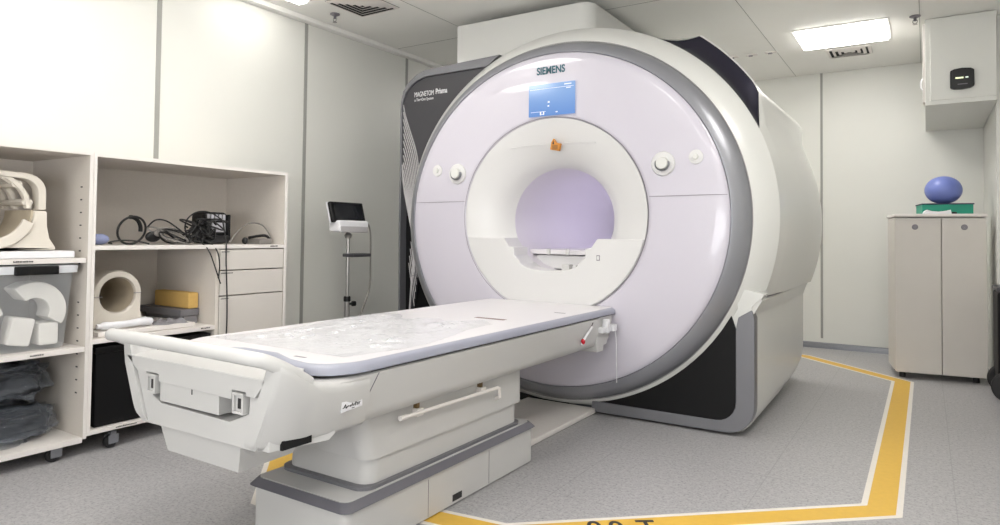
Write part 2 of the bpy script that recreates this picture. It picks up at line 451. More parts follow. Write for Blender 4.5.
# front faces of the base: grey U frame + black panel
def arcpts(cx, cz, r, a0, a1, n): return [(cx+r*math.cos(a0+(a1-a0)*i/n), cz+r*math.sin(a0+(a1-a0)*i/n)) for i in range(n+1)]
def hyp(x):  # curve of the black panel along the ring
    k = 1.022
    t = (x-CX)/(1.10*k); return 1.10-1.04*k*math.sqrt(max(0, 1-t*t))
for sx in (1, -1):
    hx = [-.95, -1.05, -1.157, -1.28, -1.40, -1.52]
    inner = [(-.812, .535), (-.812, .17)] + arcpts(-.912, .170, .10, 0, -PI/2, 6)[1:] + [(-1.56, .070)]
    curve = [(-.812-.0*i, 0) for i in range(0)]
    xs = [-1.50+(.665)*i/14 for i in range(15)]
    curve = [(x, hyp(x)) for x in xs if hyp(x) > .075]
    panel = inner + curve
    fr_out = [(-.736, .640), (-.722, .600), (-.722, .16)] + arcpts(-.862, .155, .14, 0, -PI/2, 8)[1:] + [(-1.60, .012)]
    frame = fr_out + [(-1.60, .070)] + [(-1.56, .070)] + inner[::-1][1:] + [(-.800, .600)]
    mir = (lambda P: [(2*CX-p[0], p[1]) for p in P]) if sx < 0 else (lambda P: P)
    if sx > 0: MB().prism(mir(frame), 'Y', 3.484, 3.56, .004).build('base_frame', SILV2, scan, 40)
    MB().prism(mir(panel), 'Y', 3.490+(.12 if sx < 0 else 0), 3.53+(.12 if sx < 0 else 0)).build('base_black_panel', BLK, scan)
    if sx < 0:
        b = MB()
        for i in range(22):
            x = 2*CX+.83+.022*i; zt = max(.1, hyp(2*CX-x)-.03) if hyp(2*CX-x) < .55 else .54
            b.box(x-.003, x+.003, 3.602, 3.611, .08, zt)
        b.build('black_fins', BLK2, scan)
MB().box(-2.9, -1.59, 3.55, 3.62, .012, .075, .004).build('base_skirt', BTRIM, scan)
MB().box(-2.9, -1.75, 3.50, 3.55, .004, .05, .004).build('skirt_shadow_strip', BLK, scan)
# white infill between ring and frame (upper corner)
for sx in (1,):
    xs = [-1.54+(.735)*i/18 for i in range(19)]
    low = [(x, hyp(x)) for x in xs]
    up = [(x, 1.10-1.04*.97*math.sqrt(max(0, 1-((x-CX)/(1.10*.97))**2))) for x in xs]
    P = [(x, z) for x, z in low] + [(-.80, .60), (-.736, .642), (-.735, .66), (-.69, .70), (-.676, .722), (-.80, .748)] + [(x, z) for x, z in up[::-1] if x < -.83]
    if sx < 0: P = [(2*CX-p[0], p[1]) for p in P]
    MB().prism(P, 'Y', 3.492, 3.60).build('front_lip', GW, scan)
# feet
for x in (-.93, -1.35, CX-.9): 
    MB().box(x-.02, x+.02, 3.60, 3.64, 0, .03, .003).build('foot', ALU, scan)
# bore funnel and tube
MB().loft([ell(.590, .565, 1.117, 3.384), ell(.575, .55, 1.115, 3.387), ell(.50, .475, 1.11, 3.408), ell(.44, .41, 1.105, 3.437), ell(.395, .365, 1.10, 3.47), ell(.36, .328, 1.098, 3.505), ell(.332, .31, 1.096, 3.55)]).build('bore_funnel', FUN, scan, 70)
MB().loft([ell(.332, .31, 1.096, 3.55), ell(.330, .31, 1.096, 3.7), ell(.330, .31, 1.096, 5.15)]).build('bore_tube', BORE, scan, 70)
# brow crease of the funnel: thin shallow lip
MB().tube([(CX+.33*math.sin(u), 3.401-.006*math.cos(u*1.5), 1.532+.015*math.cos(u*1.2)-.012) for u in [(-1+i/10) for i in range(21)]], .0025, 6).build('funnel_brow', FUN, scan)
# collar: lower plate with stepped cut-out
collar = [(.304, .987), (.268, .937), (.232, .931), (.232, .886), (.19, .846)]
inner = collar + [(.19*math.cos(a), .846-.047*math.sin(a)) for a in [PI*i/14 for i in range(1, 14)]] + [(-x, z) for x, z in collar[::-1]]
a0 = math.asin((.987-1.117)/.563)
outer = [(.588*math.cos(a), 1.117+.562*math.sin(a)) for a in [PI-a0+(PI+2*a0)*i/40 for i in range(41)]]
MB().prism([(CX+x, z) for x, z in inner] + [(CX+x, z) for x, z in outer], 'Y', 3.376, 3.54, .004, 1).build('bore_collar', FUN, scan, 30)
MB().box(CX-.225, CX+.225, 3.64, 5.1, .80, .884, .006).build('bore_bed', FUN, scan)
MB().box(CX-.262, CX+.262, 3.62, 5.1, .888, .918, .004).build('bore_bed_rail', TOPW, scan)
for x in (-.13, 0, .13): MB().box(CX+x-.012, CX+x+.012, 3.612, 3.63, .885, .922, .003).build('bore_bed_clip', TW, scan)
MB().box(CX+.02, CX+.07, 3.50, 3.56, .79, .835, .006).build('bore_plug', TW, scan)
MB().box(CX+.09, CX+.115, 3.50, 3.56, .79, .83, .006).build('bore_plug', TW, scan)
b = MB(); b.prism(arcpts(CX, 1.096, .305, PI*.10, PI*.30, 8) + arcpts(CX, 1.096, .296, PI*.30, PI*.10, 8), 'Y', 3.85, 5.1); b.build('bore_light', BLAMP, scan)
MB().loft([ell(.330, .31, 1.096, 5.15), ell(.40, .37, 1.096, 5.21)]).build('bore_rear_flare', FUN, scan)
MB().box(-1.529, -1.509, 3.3735, 3.377, .868, .898, .001).build('collar_button', GROOVE, scan)
MB().box(-1.526, -1.512, 3.3725, 3.377, .873, .893, .001).build('collar_button', FUN, scan)
# screen, logo, warning label
scr = MB().box(-1.966, -1.666, 3.368, 3.376, 1.696, 1.882, .002).build('touch_screen', SCRN, scan)
b = MB()
b.box(-1.96, -1.672, 3.3672, 3.3682, 1.853, 1.855); 
for x, z, w, h in ((-1.71, 1.868, .045, .006), (-1.705, 1.846, .03, .005), (-1.832, 1.775, .012, .010), (-1.834, 1.752, .010, .007), (-1.885, 1.712, .008, .02), (-1.865, 1.712, .008, .02), (-1.875, 1.706, .02, .004), (-1.78, 1.714, .012, .006), (-1.90, 1.722, .10, .002)):
    b.box(x-w/2, x+w/2, 3.3672, 3.3682, z-h/2, z+h/2)
b.build('screen_icons', SCRD, scr)
text('logo', 'SIEMENS', .060, (-1.918, 3.376, 1.942), (PI/2, 0, 0), TEAL, scan, sx=.83, bold=.0016)
MB().prism([(-1.826, 1.500), (-1.772, 1.490), (-1.762, 1.532), (-1.790, 1.537), (-1.806, 1.562), (-1.820, 1.540)], 'Y', 3.380, 3.402).build('warning_label', ORNG, scan)
MB().prism([(-1.812, 1.530), (-1.800, 1.528), (-1.805, 1.552)], 'Y', 3.3785, 3.381).build('warning_symbol', INK, D.objects['warning_label'])
b = MB()
for i in range(5): b.box(-1.815, -1.778, 3.379, 3.381, 1.500+.005*i, 1.502+.005*i)
b.build('warning_symbol', INK, D.objects['warning_label'])
# control knobs
for x, z, big in ((-1.155, 1.385, 1), (-.984, 1.412, 0), (-2.484, 1.385, 1), (-2.644, 1.412, 0)):
    if big:
        k = MB().lathe([(.001, -.008), (.060, -.008), (.064, -.004), (.065, .004)], (x, 3.378, z), 'Y', 36).build('control_plate', FUN, scan)
        MB().lathe([(.001, -.036), (.026, -.036), (.031, -.032), (.034, -.008)], (x, 3.378, z), 'Y', 28).build('knob', GW, k)
        MB().lathe([(.034, -.030), (.038, -.026), (.038, -.010), (.034, -.008)], (x, 3.378, z-.002), 'Y', 28, PI*.85, 2.1*PI).build('knob_rim', ALU, k)
    else:
        k = MB().lathe([(.001, -.006), (.026, -.008), (.036, -.006), (.038, .004)], (x, 3.379, z), 'Y', 30).build('control_plate', FUN, scan)
        MB().lathe([(.001, -.014), (.012, -.014), (.015, -.008)], (x, 3.379, z), 'Y', 20).build('button', GW, k)
# duct cover up to the ceiling
MB().prism([(-2.815, 3.80), (-1.86, 3.80)] + arcpts(-1.86, 3.89, .09, -PI/2, 0, 6)[1:] + [(-1.77, 5.1), (-2.815, 5.1)], 'Z', 2.1, 2.492, .006).build('duct_cover', GW, scan)
# dark side panel at the left with silver frame
PY = 3.62
outer = [(-3.165, 0.05), (-3.178, 1.0), (-3.178, 1.93), (-3.155, 2.025), (-3.10, 2.09), (-3.03, 2.135), (-2.95, 2.158), (-2.333, 2.180)]
inn = [(-2.43, 2.113), (-2.95, 2.110), (-3.02, 2.090), (-3.08, 2.060), (-3.13, 2.01), (-3.160, 1.93), (-3.160, 1.0), (-3.15, .05)]
MB().prism(outer+inn, 'Y', PY-.005, 4.5, .004).build('side_frame', SILV2, scan, 40)
arcR = arcpts(CX, 1.11, 1.135, math.radians(121), math.radians(238), 24)
dk = [(-3.160, 1.93), (-3.13, 2.01), (-3.08, 2.060), (-3.02, 2.090), (-2.95, 2.110), (-2.43, 2.113)] + arcR[:14] + [(-2.95, 1.02), (-3.02, .72), (-3.065, .45), (-3.072, .45), (-3.06, .65), (-3.04, .86), (-3.055, 1.0), (-3.10, 1.17), (-3.145, 1.35), (-3.158, 1.55)]
MB().prism(dk, 'Y', PY+.01, PY+.05).build('side_panel', DARK, scan)
MB().box(-3.162, -2.3, PY+.06, 4.9, .05, 2.10).build('side_backing', BLK, scan)
text('side_lettering', 'MAGNETOM', .050, (-3.058, PY+.008, 1.976), (PI/2, 0, 0), TXTW, scan, sx=.62)
text('side_lettering', 'Prisma', .052, (-2.868, PY+.008, 1.980), (PI/2, 0, 0), TXTW, scan, sx=.72, bold=.001)
text('side_lettering', 'a Tim+Dot System', .028, (-3.056, PY+.008, 1.945), (PI/2, 0, 0), TXTW, scan, sx=.8)
# curved ribs
def itp(T, z):
    for (z1, x1), (z2, x2) in zip(T, T[1:]):
        if z2 <= z <= z1: return x1+(x2-x1)*(z1-z)/(z1-z2)
    return T[-1][1]
XRT = [(1.95, -3.13), (1.8, -3.02), (1.6, -2.945), (1.4, -2.95), (1.2, -2.975), (1.0, -2.99), (.8, -3.03), (.6, -3.066)]
XLT = [(1.95, -3.158), (1.35, -3.146), (1.17, -3.10), (1.0, -3.055), (.86, -3.04), (.6, -3.064)]
for i in range(14):
    z0 = 1.93-.052*i
    pts = []
    for k in range(19):
        u = k/18; z = z0-(z0-.62)*u
        f = (1-math.exp(-3.4*u))*(1-.065*i)
        pts.append((itp(XLT, z)+(itp(XRT, z)-itp(XLT, z))*f, PY+.006, z))
    MB().tube(pts, .0042, 6, 1).build('rib', RIB, scan)
for i in range(9):   # lower lattice, crossing set
    z0 = 1.20-.05*i; 
    pts = [(-3.09+.035*(1-abs(i-3)/6)+.012*u*8*.0+(-3.075+3.09)*0+u*.055, PY+.004, z0-u*.30) for u in (0, .5, 1)]
    MB().tube(pts, .003, 6).build('rib', RIB, scan)
MB().tube([(-3.158, PY+.006, 1.50), (-3.146, PY+.006, 1.35), (-3.10, PY+.006, 1.17), (-3.055, PY+.006, 1.0), (-3.04, PY+.006, .86), (-3.06, PY+.006, .65), (-3.074, PY+.006, .43)], .006, 6, 1).build('panel_edge', RIB, scan)

# ------------------------------------------------------------------ patient table
tb = thing('patient_table', 'white MRI patient table on a lifting pedestal in front of the scanner', 'table', (-1.7, 2.0, 0))
TX = CX
def sec(Y, a, b, zt, zb, r=.03):
    P = [(-a+.012, zt), (a-.012, zt), (a, zt-.010), (a-(a-b)*.15, zt-.04), (b+(a-b)*.12, zb+r+.01), (b, zb+r), (b-r*.3, zb+r*.3), (b-r, zb)]
    P = P + [(-b+r, zb), (-b+r*.3, zb+r*.3), (-b, zb+r), (-b-(a-b)*.12, zb+r+.01), (-a+(a-b)*.15, zt-.04), (-a, zt-.010)]
    return [(TX+x, Y, z) for x, z in P]
MB().loft([sec(1.262, .300, .270, .575, .402), sec(1.27, .345, .30, .577, .404), sec(1.30, .380, .345, .577, .408), sec(1.37, .400, .372, .577, .414), sec(1.46, .408, .385, .580, .420),
           sec(1.55, .410, .388, .585, .422), sec(3.18, .410, .388, .586, .424)], cap0=True, cap1=True).build('table_body', TW, tb, 50)
# table end towards the scanner, bottom slanted
MB().prism([(3.18, .586), (3.372, .586), (3.372, .55), (3.335, .47), (3.30, .43), (3.265, .43), (3.26, .40), (3.18, .402)], 'X', TX-.396, TX+.396, .004).build('table_end', TW, tb)
# grey edge trim + white top with rounded foot end
def plan(off):
    hx = .415-off; P = [(TX+hx, 3.374), (TX+hx, 1.49)]
    P += [(TX+hx-.11*(1-math.cos(a)), 1.49-(.15-off)*math.sin(a)) for a in [PI/2*i/8 for i in range(1, 9)]]
    P += [(TX+.20, 1.352+off), (TX+.08, 1.40+off), (TX-.08, 1.40+off), (TX-.20, 1.352+off)]
    P += [(TX-hx+.11*(1-math.cos(a)), 1.49-(.15-off)*math.sin(a)) for a in [PI/2*i/8 for i in range(8, 0, -1)]]
    P += [(TX-hx, 1.49), (TX-hx, 3.374)]
    return P
MB().loft([[(x, y, .584) for x, y in plan(.010)], [(x, y, .588) for x, y in plan(0)], [(x, y, .606) for x, y in plan(.003)], [(x, y, .618) for x, y in plan(.020)]], cap0=True, cap1=True).build('edge_trim', TRIMG, tb, 50)
MB().loft([[(x, y, .612) for x, y in plan(.021)], [(x, y, .618) for x, y in plan(.021)], [(x, y, .6200) for x, y in plan(.028)]], cap0=True, cap1=True).build('tabletop', TOPW, tb, 50)
MB().tube([(TX+.411, 1.50, .5840), (TX+.411, 3.38, .5840)], .0013, 6).build('trim_joint', INK, tb)
MB().box(-1.76, -1.60, 2.535, 2.565, .6195, .6208).build('tabletop_label', mat('brown_label', (118, 92, 88), .5), tb)
MB().box(-1.56, -1.50, 2.94, 2.955, .6195, .6206).build('tabletop_mark', GROOVE, tb)
MB().box(-1.65, -1.60, 1.40, 1.41, .6195, .6206).build('tabletop_mark', GROOVE, tb)
# handle bar across the foot end, running into raised shoulders at both sides
zb = .672
MB().tube([(TX-.385, 1.28, .585), (TX-.388, 1.22, .632), (TX-.388, 1.165, .662), (TX-.372, 1.128, zb), (TX-.30, 1.118, zb+.003), (TX, 1.115, zb+.004), (TX+.24, 1.118, zb+.002), (TX+.315, 1.130, zb-.003), (TX+.355, 1.165, zb-.014), (TX+.378, 1.22, .625), (TX+.385, 1.28, .585)],
          .0185, 14, 2, sz=1.1).build('handle_bar', TW, tb, 60)
for s in (1, -1):
    R = []
    for Y, do, zc, db, zb_, w in ((1.176, .372, .655, .300, .425, .034), (1.188, .386, .655, .288, .402, .050), (1.215, .395, .642, .316, .404, .040), (1.245, .402, .616, .334, .406, .055), (1.30, .407, .583, .354, .410, .060),
                                 (1.37, .409, .572, .372, .414, .050), (1.44, .410, .572, .384, .419, .05), (1.50, .409, .576, .388, .421, .04)):
        P = [(do-.012, zc), (do, zc-.014), (do, zc-.03), (do-(do-db)*.12, max(zb_+.035, zc-.08)), (db+(do-db)*.15, zb_+.03), (db, zb_+.012), (db-.012, zb_), (db-.05, zb_), (do-w-.02, min(.58, zc-.02)), (do-w, zc-.016), (do-w+.014, zc)]
        R.append([(TX+s*d, Y, z) for d, z in P])
    MB().loft(R, cap0=True, cap1=True).build('side_shoulder', TW, tb, 60)
# foot end fascia (recess between upper and lower plates)
MB().prism([(TX-.362, .603), (TX+.338, .603), (TX+.292, .550), (TX+.252, .550), (TX+.252, .560), (TX+.190, .560), (TX+.190, .533), (TX-.172, .537), (TX-.172, .560), (TX-.24, .560), (TX-.24, .552), (TX-.282, .553)], 'Y', 1.176, 1.27, .003).build('upper_fascia', TW, tb)
MB().prism([(TX-.362, 1.178), (TX+.338, 1.178), (TX+.365, 1.22), (TX+.355, 1.27), (TX+.28, 1.36), (TX-.28, 1.36), (TX-.355, 1.27), (TX-.365, 1.22)], 'Z', .590, .604, .001).build('foot_ledge', TW, tb)
MB().prism([(TX-.362, .603), (TX-.286, .553), (TX-.246, .551), (TX-.218, .490), (TX-.170, .470), (TX+.170, .466), (TX+.255, .500), (TX+.258, .548), (TX+.300, .550), (TX+.340, .603), (TX+.325, .50), (TX+.285, .402), (TX-.275, .398), (TX-.298, .418), (TX-.305, .47)], 'Y', 1.186, 1.27, .003).build('lower_fascia', TW, tb)
MB().box(TX-.168, TX+.128, 1.180, 1.27, .478, .540, .003).build('foot_box', TW, tb)
MB().box(TX-.002, TX+.002, 1.1785, 1.181, .520, .536).build('foot_box_slot', INK, tb)
for x in (-.207, .223):
    b = MB(); x0, x1 = TX+x-.024, TX+x+.024
    b.box(x0, x1, 1.172, 1.25, .548, .556, .001); b.box(x0, x1, 1.172, 1.25, .498, .505, .001); b.box(x0, x0+.008, 1.172, 1.25, .505, .548, .001); b.box(x1-.008, x1, 1.172, 1.25, .505, .548, .001)
    k = b.build('latch', TW, tb)
    MB().box(x0+.008, x1-.008, 1.180, 1.25, .505, .548).build('latch_plate', TW, k)
    MB().box(TX+x-.007, TX+x+.007, 1.1785, 1.1805, .512, .540).build('latch_slot', INK, k)
# box under the foot end
MB().loft([[(TX-.195, 1.20, .402), (TX+.205, 1.20, .402), (TX+.205, 1.42, .402), (TX-.195, 1.42, .402)], [(TX-.170, 1.212, .318), (TX+.180, 1.212, .318), (TX+.185, 1.40, .325), (TX-.17, 1.40, .325)]], cap0=True, cap1=True).build('under_box', TW, tb, 30)
# skirt with black window on the side
def skew(mb, d0, y0, k):
    for v in mb.bm.verts: v.co.x += TX+d0+(v.co.y-y0)*k
    return mb
skew(MB().prism([(1.205, .44), (1.205, .400), (1.375, .402), (1.395, .42), (1.39, .45)], 'X', -.06, 0, .002), .324, 1.225, .30).build('side_skirt', TW, tb)
skew(MB().prism([(1.235, .400), (1.235, .428), (1.318, .434), (1.318, .409)], 'X', -.02, .003, .002), .330, 1.225, .31).build('black_window', BLK2, tb)
MB().prism([(1.385, .482), (1.385, .514), (1.470, .517), (1.470, .487)], 'X', TX+.38, TX+.4075, .002).build('name_label', PAPER, tb)
b = MB(); zq = .4965
b.tube([(TX+.408, 1.392, zq-.002), (TX+.408, 1.400, zq+.008), (TX+.408, 1.402, zq-.003), (TX+.408, 1.412, zq+.003)], .0018, 5)
for i, h in enumerate((.005, .010, .006, .011, .006, .007)): b.tube([(TX+.408, 1.418+.007*i, zq-.002), (TX+.408, 1.421+.007*i, zq-.002+h)], .0016, 5)
b.tube([(TX+.408, 1.388, zq-.001), (TX+.408, 1.462, zq+.006)], .0007, 5); b.box(TX+.4075, TX+.4082, 1.425, 1.436, .4885, .4905)
b.build('label_print', INK, D.objects['name_label'])
# side joints
MB().tube([(TX+.4108, 1.537, .576), (TX+.4075, 1.518, .546), (TX+.3915, 1.475, .463)], .0014, 6).build('body_joint', GROOVE, tb)
# column
def rr(x0, x1, y0, y1, r, n=5):
    P = []
    for cx, cy, a in ((x1-r, y0+r, -PI/2), (x1-r, y1-r, 0), (x0+r, y1-r, PI/2), (x0+r, y0+r, PI)):
        P += [(cx+r*math.cos(a+PI/2*i/n), cy+r*math.sin(a+PI/2*i/n)) for i in range(n+1)]
    return P
def stack(name, m, layers):
    MB().loft([[(x, y, z) for x, y in rr(*L, r)] for z, L, r in layers], cap0=True, cap1=True).build(name, m, tb, 32)
stack('column_upper', TW, [(.275, (-1.905, -1.500, 1.575, 2.555), .05), (.43, (-1.93, -1.500, 1.53, 2.555), .05)])
stack('column_lower', TW, [(.175, (-1.905, -1.515, 1.59, 2.535), .05), (.285, (-1.905, -1.512, 1.60, 2.530), .05)])
stack('column_foot', SILV2, [(.167, (-1.915, -1.500, 1.565, 2.545), .05), (.190, (-1.915, -1.500, 1.565, 2.545), .05)])
stack('base_plinth', TW, [(.006, (-1.915, -1.478, 1.462, 2.605), .03), (.154, (-1.915, -1.478, 1.462, 2.605), .03)])
stack('base_trim', BTRIM, [(.152, (-1.930, -1.470, 1.456, 2.612), .03), (.155, (-1.935, -1.466, 1.452, 2.616), .03), (.177, (-1.918, -1.486, 1.472, 2.598), .03)])
stack('base_top', TW, [(.160, (-1.915, -1.489, 1.475, 2.595), .03), (.179, (-1.913, -1.491, 1.477, 2.593), .03)])
MB().box(-1.4775, -1.476, 2.003, 2.06, .016, .040).build('plinth_slot', INK, tb)
for y in (1.86, 2.245): MB().box(-1.4785, -1.4768, y-.0008, y+.0008, .01, .14).build('plinth_joint', GROOVE, tb)
# side rod, its clips
MB().tube([(-1.475, 1.725, .388), (-1.475, 2.30, .380)], .007, 8).build('side_rod', EDGE, tb)
MB().tube([(-1.475, 1.70, .3885), (-1.475, 1.735, .388)], .009, 8).build('rod_end', EDGE, tb)
MB().tube([(-1.475, 2.285, .380), (-1.475, 2.31, .375), (-1.475, 2.315, .34), (-1.498, 2.32, .33)], .007, 8).build('rod_end', EDGE, tb)
for y in (1.81, 2.20):
    k = MB().box(-1.502, -1.476, y-.018, y+.018, .372, .40, .004).build('rod_clip', EDGE, tb)
    MB().box(-1.502, -1.484, y-.012, y+.004, .398, .43, .002).build('clip_tongue', mat('brass', (120, 100, 70), .35, metal=.6), k)
# stop lever with red knob, hook at the table end
MB().tube([(TX+.401, 2.985, .470), (TX+.412, 2.985, .49), (TX+.414, 3.03, .52), (TX+.412, 3.085, .545)], .006, 8, 1).build('stop_lever', PAPER, tb)
MB().sphere((TX+.408, 2.990, .484), .013, (.8, 1, 1.1), 16).build('red_knob', RED, tb)
MB().tube([(TX+.407, 3.085, .545), (TX+.409, 3.10, .565)], .003, 6).build('lever_pin', INK, tb)
b = MB(); b.box(TX+.395, TX+.425, 3.19, 3.30, .50, .53, .006); b.box(TX+.398, TX+.43, 3.235, 3.27, .495, .568, .006); b.box(TX+.40, TX+.44, 3.29, 3.345, .50, .535, .006)
b.build('end_hook', PAPER, tb)
MB().tube([(TX+.425, 3.345, .515), (TX+.427, 3.358, .45), (TX+.43, 3.362, .22)], .003, 6).build('hook_cord', PAPER, tb)

# crumpled clear plastic on the foot end of the top
def film():
    NX, NY = 60, 90; t = bmesh.new(); V = []
    for i in range(NX+1):
        row = []
        for j in range(NY+1):
            u, v = i/NX, j/NY
            w = .06*noise.noise((u*3, v*3, 1.7))
            x = TX-.36+.68*u+.05*math.sin(v*5); y = 1.47+(.92+.25*(noise.noise((u*4, 3, 0))))*v - .0*u
            y = 1.46+(y-1.46)
            h = abs(noise.noise((x*11, y*8, 0)))*.017+abs(noise.noise((x*30, y*22, 4)))*.010+.001
            h *= min(1, 6*min(u, 1-u)+.1)*min(1, 6*min(v, 1-v)+.1)
            row.append(t.verts.new((x, y, .6215+h)))
        V.append(row)
    for i in range(NX):
        for j in range(NY): t.faces.new((V[i][j], V[i+1][j], V[i+1][j+1], V[i][j+1]))
    b = MB(); b.merge(t); return b.build('plastic_sheet', FILM, None, 25, wn=False)
tag(film(), 'crumpled clear plastic sheet lying on the foot end of the patient table', 'plastic sheet')

# floor cable cover between pedestal and scanner
tag(MB().prism([(-1.58, 2.63), (-1.58, 3.50), (-2.03, 3.50), (-2.03, 2.63)], 'Z', .001, .030, .008).build('floor_plate', EDGE), 'low white floor plate between the table pedestal and the scanner ring', 'floor plate')

# ------------------------------------------------------------------ open shelf cabinets at the left
XF, XB = -3.16, -3.725
def caster(par, x, y):
    f = MB().box(x-.012, x+.012, y-.012, y+.012, .055, .075).box(x-.02, x-.014, y-.025, y+.02, .02, .06, .002).box(x+.014, x+.02, y-.025, y+.02, .02, .06, .002).build('caster', ALU, par)
    MB().lathe([(.001, -.012), (.026, -.012), (.03, -.006), (.03, .006), (.026, .012), (.001, .012)], (x, y-.01, .030), 'X', 24).build('wheel', RUB, f)
def shelf_tag(par, y0, y1, z):
    b = MB(); y = y0; random.seed(int(y0*1000)+int(z*1000))
    while y < y1:
        w = random.uniform(.003, .007); b.box(XF, XF+.0008, y, y+w, z-.003, z+.003+random.uniform(-.001, .001)); y += w+random.uniform(.001, .003)
    b.build('shelf_label', INK, par)
c1 = thing('shelf_cabinet', 'open shelf cabinet on casters holding the head coil and clear bin, left edge of photo', 'cabinet', ((XF+XB)/2, 1.05, 0), 'wheeled shelf cabinets')
Y0, Y1 = .62, 1.531
MB().box(XB, XF, Y1-.015, Y1, .075, 1.358, .0015).build('side_panel', CABIN, c1)
MB().box(XF-.001, XF+.001, Y1-.015, Y1, .075, 1.358).build('side_edge', EDGE, c1)
MB().box(XB, XF, Y0, Y0+.018, .075, 1.358, .0015).build('side_panel', CABIN, c1)
MB().box(XB, XF, Y0+.018, Y1-.015, 1.34, 1.358, .0015).build('top_panel', CABIN, c1)
MB().box(XF-.001, XF+.001, Y0, Y1-.015, 1.342, 1.358).build('top_edge', EDGE, c1)
MB().box(XB, XB+.012, Y0+.018, Y1-.015, .09, 1.34).build('back_panel', CABIN, c1)
MB().box(XB+.012, XF-.005, Y0+.018, Y1-.017, .858, .880, .0015).build('shelf', EDGE, c1)
MB().box(XB+.012, XF, Y0+.018, Y1-.016, .462, .484, .0015).build('shelf', EDGE, c1)
MB().box(XB+.012, XF, Y0+.018, Y1-.016, .060, .084, .0015).build('bottom_panel', EDGE, c1)
b = MB()
for i in range(17):
    if abs(i-7.2) < .8: continue
    z = 1.20-.058*i
    for x in (XF-.07,): b.box(x-.008, x+.008, Y1-.0162, Y1-.0148, z-.003, z+.003)
b.build('shelf_pin_holes', INK, c1)
shelf_tag(c1, 1.228, 1.30, .869); shelf_tag(c1, 1.30, 1.345, .473)
for x, y in ((XF-.03, 1.42), (XB+.06, 1.45), (XF-.03, .72), (XB+.06, .72)): caster(c1, x, y)

c2 = thing('shelf_cabinet', 'open shelf cabinet with three drawers under its top shelf, beside the patient table', 'cabinet', ((XF+XB)/2, 2.08, 0), 'wheeled shelf cabinets')
A0, A1, AM = 1.532, 2.615, 2.168
for y0, y1 in ((A0, A0+.015), (A1-.018, A1)):
    MB().box(XB, XF, y0, y1, .085, 1.356, .0015).build('side_panel', CABIN, c2)
    MB().box(XF-.001, XF+.001, y0, y1, .085, 1.356).build('side_edge', EDGE, c2)
MB().box(XB, XF, A0+.015, A1-.018, 1.338, 1.356, .0015).build('top_panel', CABIN, c2)
MB().box(XF-.001, XF+.001, A0+.015, A1-.018, 1.338, 1.356).build('top_edge', EDGE, c2)
MB().box(XB, XB+.012, A0+.015, A1-.018, .10, 1.338).build('back_panel', CABIN, c2)
MB().box(XB+.012, XF, A0+.015, A1-.018, .914, .934, .0015).build('shelf', EDGE, c2)
MB().box(XB+.012, XF-.002, AM-.01, AM+.01, .10, .914, .0015).build('divider', CABIN, c2)
MB().box(XB+.012, XF, A0+.015, AM-.01, .490, .512, .0015).build('shelf', EDGE, c2)
MB().box(XB+.012, XF, A0+.015, A1-.018, .085, .104, .0015).build('bottom_panel', EDGE, c2)
for i, (z0, z1) in enumerate(((.800, .908), (.664, .794), (.36, .658), (.11, .354))):
    d = MB().box(XF-.45, XF-.001, AM+.014, A1-.022, z0, z1, .002).build('drawer', CABW, c2)
    b = MB(); y = AM+.022
    for k in range(6+3*(i == 1)): b.box(XF-.001, XF-.0002, y, y+.006, z1-.014, z1-.009); y += .008
    b.build('drawer_label', INK, d)
shelf_tag(c2, 2.50, 2.55, .925); shelf_tag(c2, 2.08, 2.13, .502); shelf_tag(c2, 1.66, 1.75, .094)
for x, y in ((XF-.03, 1.66), (XB+.06, 1.66), (XF-.03, 2.5), (XB+.06, 2.5)): caster(c2, x, y)

# black storage box in the low compartment
k = thing('storage_box', 'black storage box filling the lowest compartment below the cream arch coil', 'box', (-3.4, 1.85, .104))
MB().box(-3.70, -3.185, 1.575, 2.145, .106, .455, .008).build('body', BLK, k)
MB().box(-3.70, -3.178, 1.570, 2.150, .44, .470, .006).build('lid', BLK2, k)

# head coil on the upper shelf (left)
hc = thing('head_coil', 'large white head coil with slotted arch cage on the upper shelf', 'medical coil', (-3.36, 1.19, .91))
HY, HZ = 1.163, 1.085
def coilring(x0, x1, m, name, R0, R1, a0, a1, par, bev=.006, sy=1, cy=HY, cz=HZ, n=28):
    P = arcpts(cy, cz, R1, a0, a1, n) + arcpts(cy, cz, R0, a1, a0, n)
    P = [(cy+(p[0]-cy)*sy, p[1]) for p in P]
    return MB().prism(P, 'X', x0, x1, bev).build(name, m, par, 40)
# base block with half-round trough, flared foot
out = [(HY-.25, .915), (HY-.245, .94), (HY-.235, 1.0), (HY-.235, 1.085)]
body = [(HY+.252, .915), (HY+.252, .927), (HY+.228, .965), (HY+.217, 1.02), (HY+.215, 1.085)] + arcpts(HY, 1.085, .165, 0, -PI, 20) + [(HY-.215, 1.085), (HY-.217, 1.02), (HY-.228, .965), (HY-.252, .927), (HY-.252, .915)]
MB().prism(body, 'X', -3.52, -3.225, .008).build('coil_base', CREAM, hc, 40)
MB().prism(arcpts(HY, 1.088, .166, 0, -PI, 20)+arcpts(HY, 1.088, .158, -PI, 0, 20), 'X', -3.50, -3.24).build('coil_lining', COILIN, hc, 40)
MB().prism(arcpts(HY, 1.085, .166, -.35, -PI+.35, 20)+arcpts(HY, 1.085, .122, -PI+.30, -.30, 20), 'X', -3.226, -3.205, .005).build('neck_rim', CREAM, hc, 40)
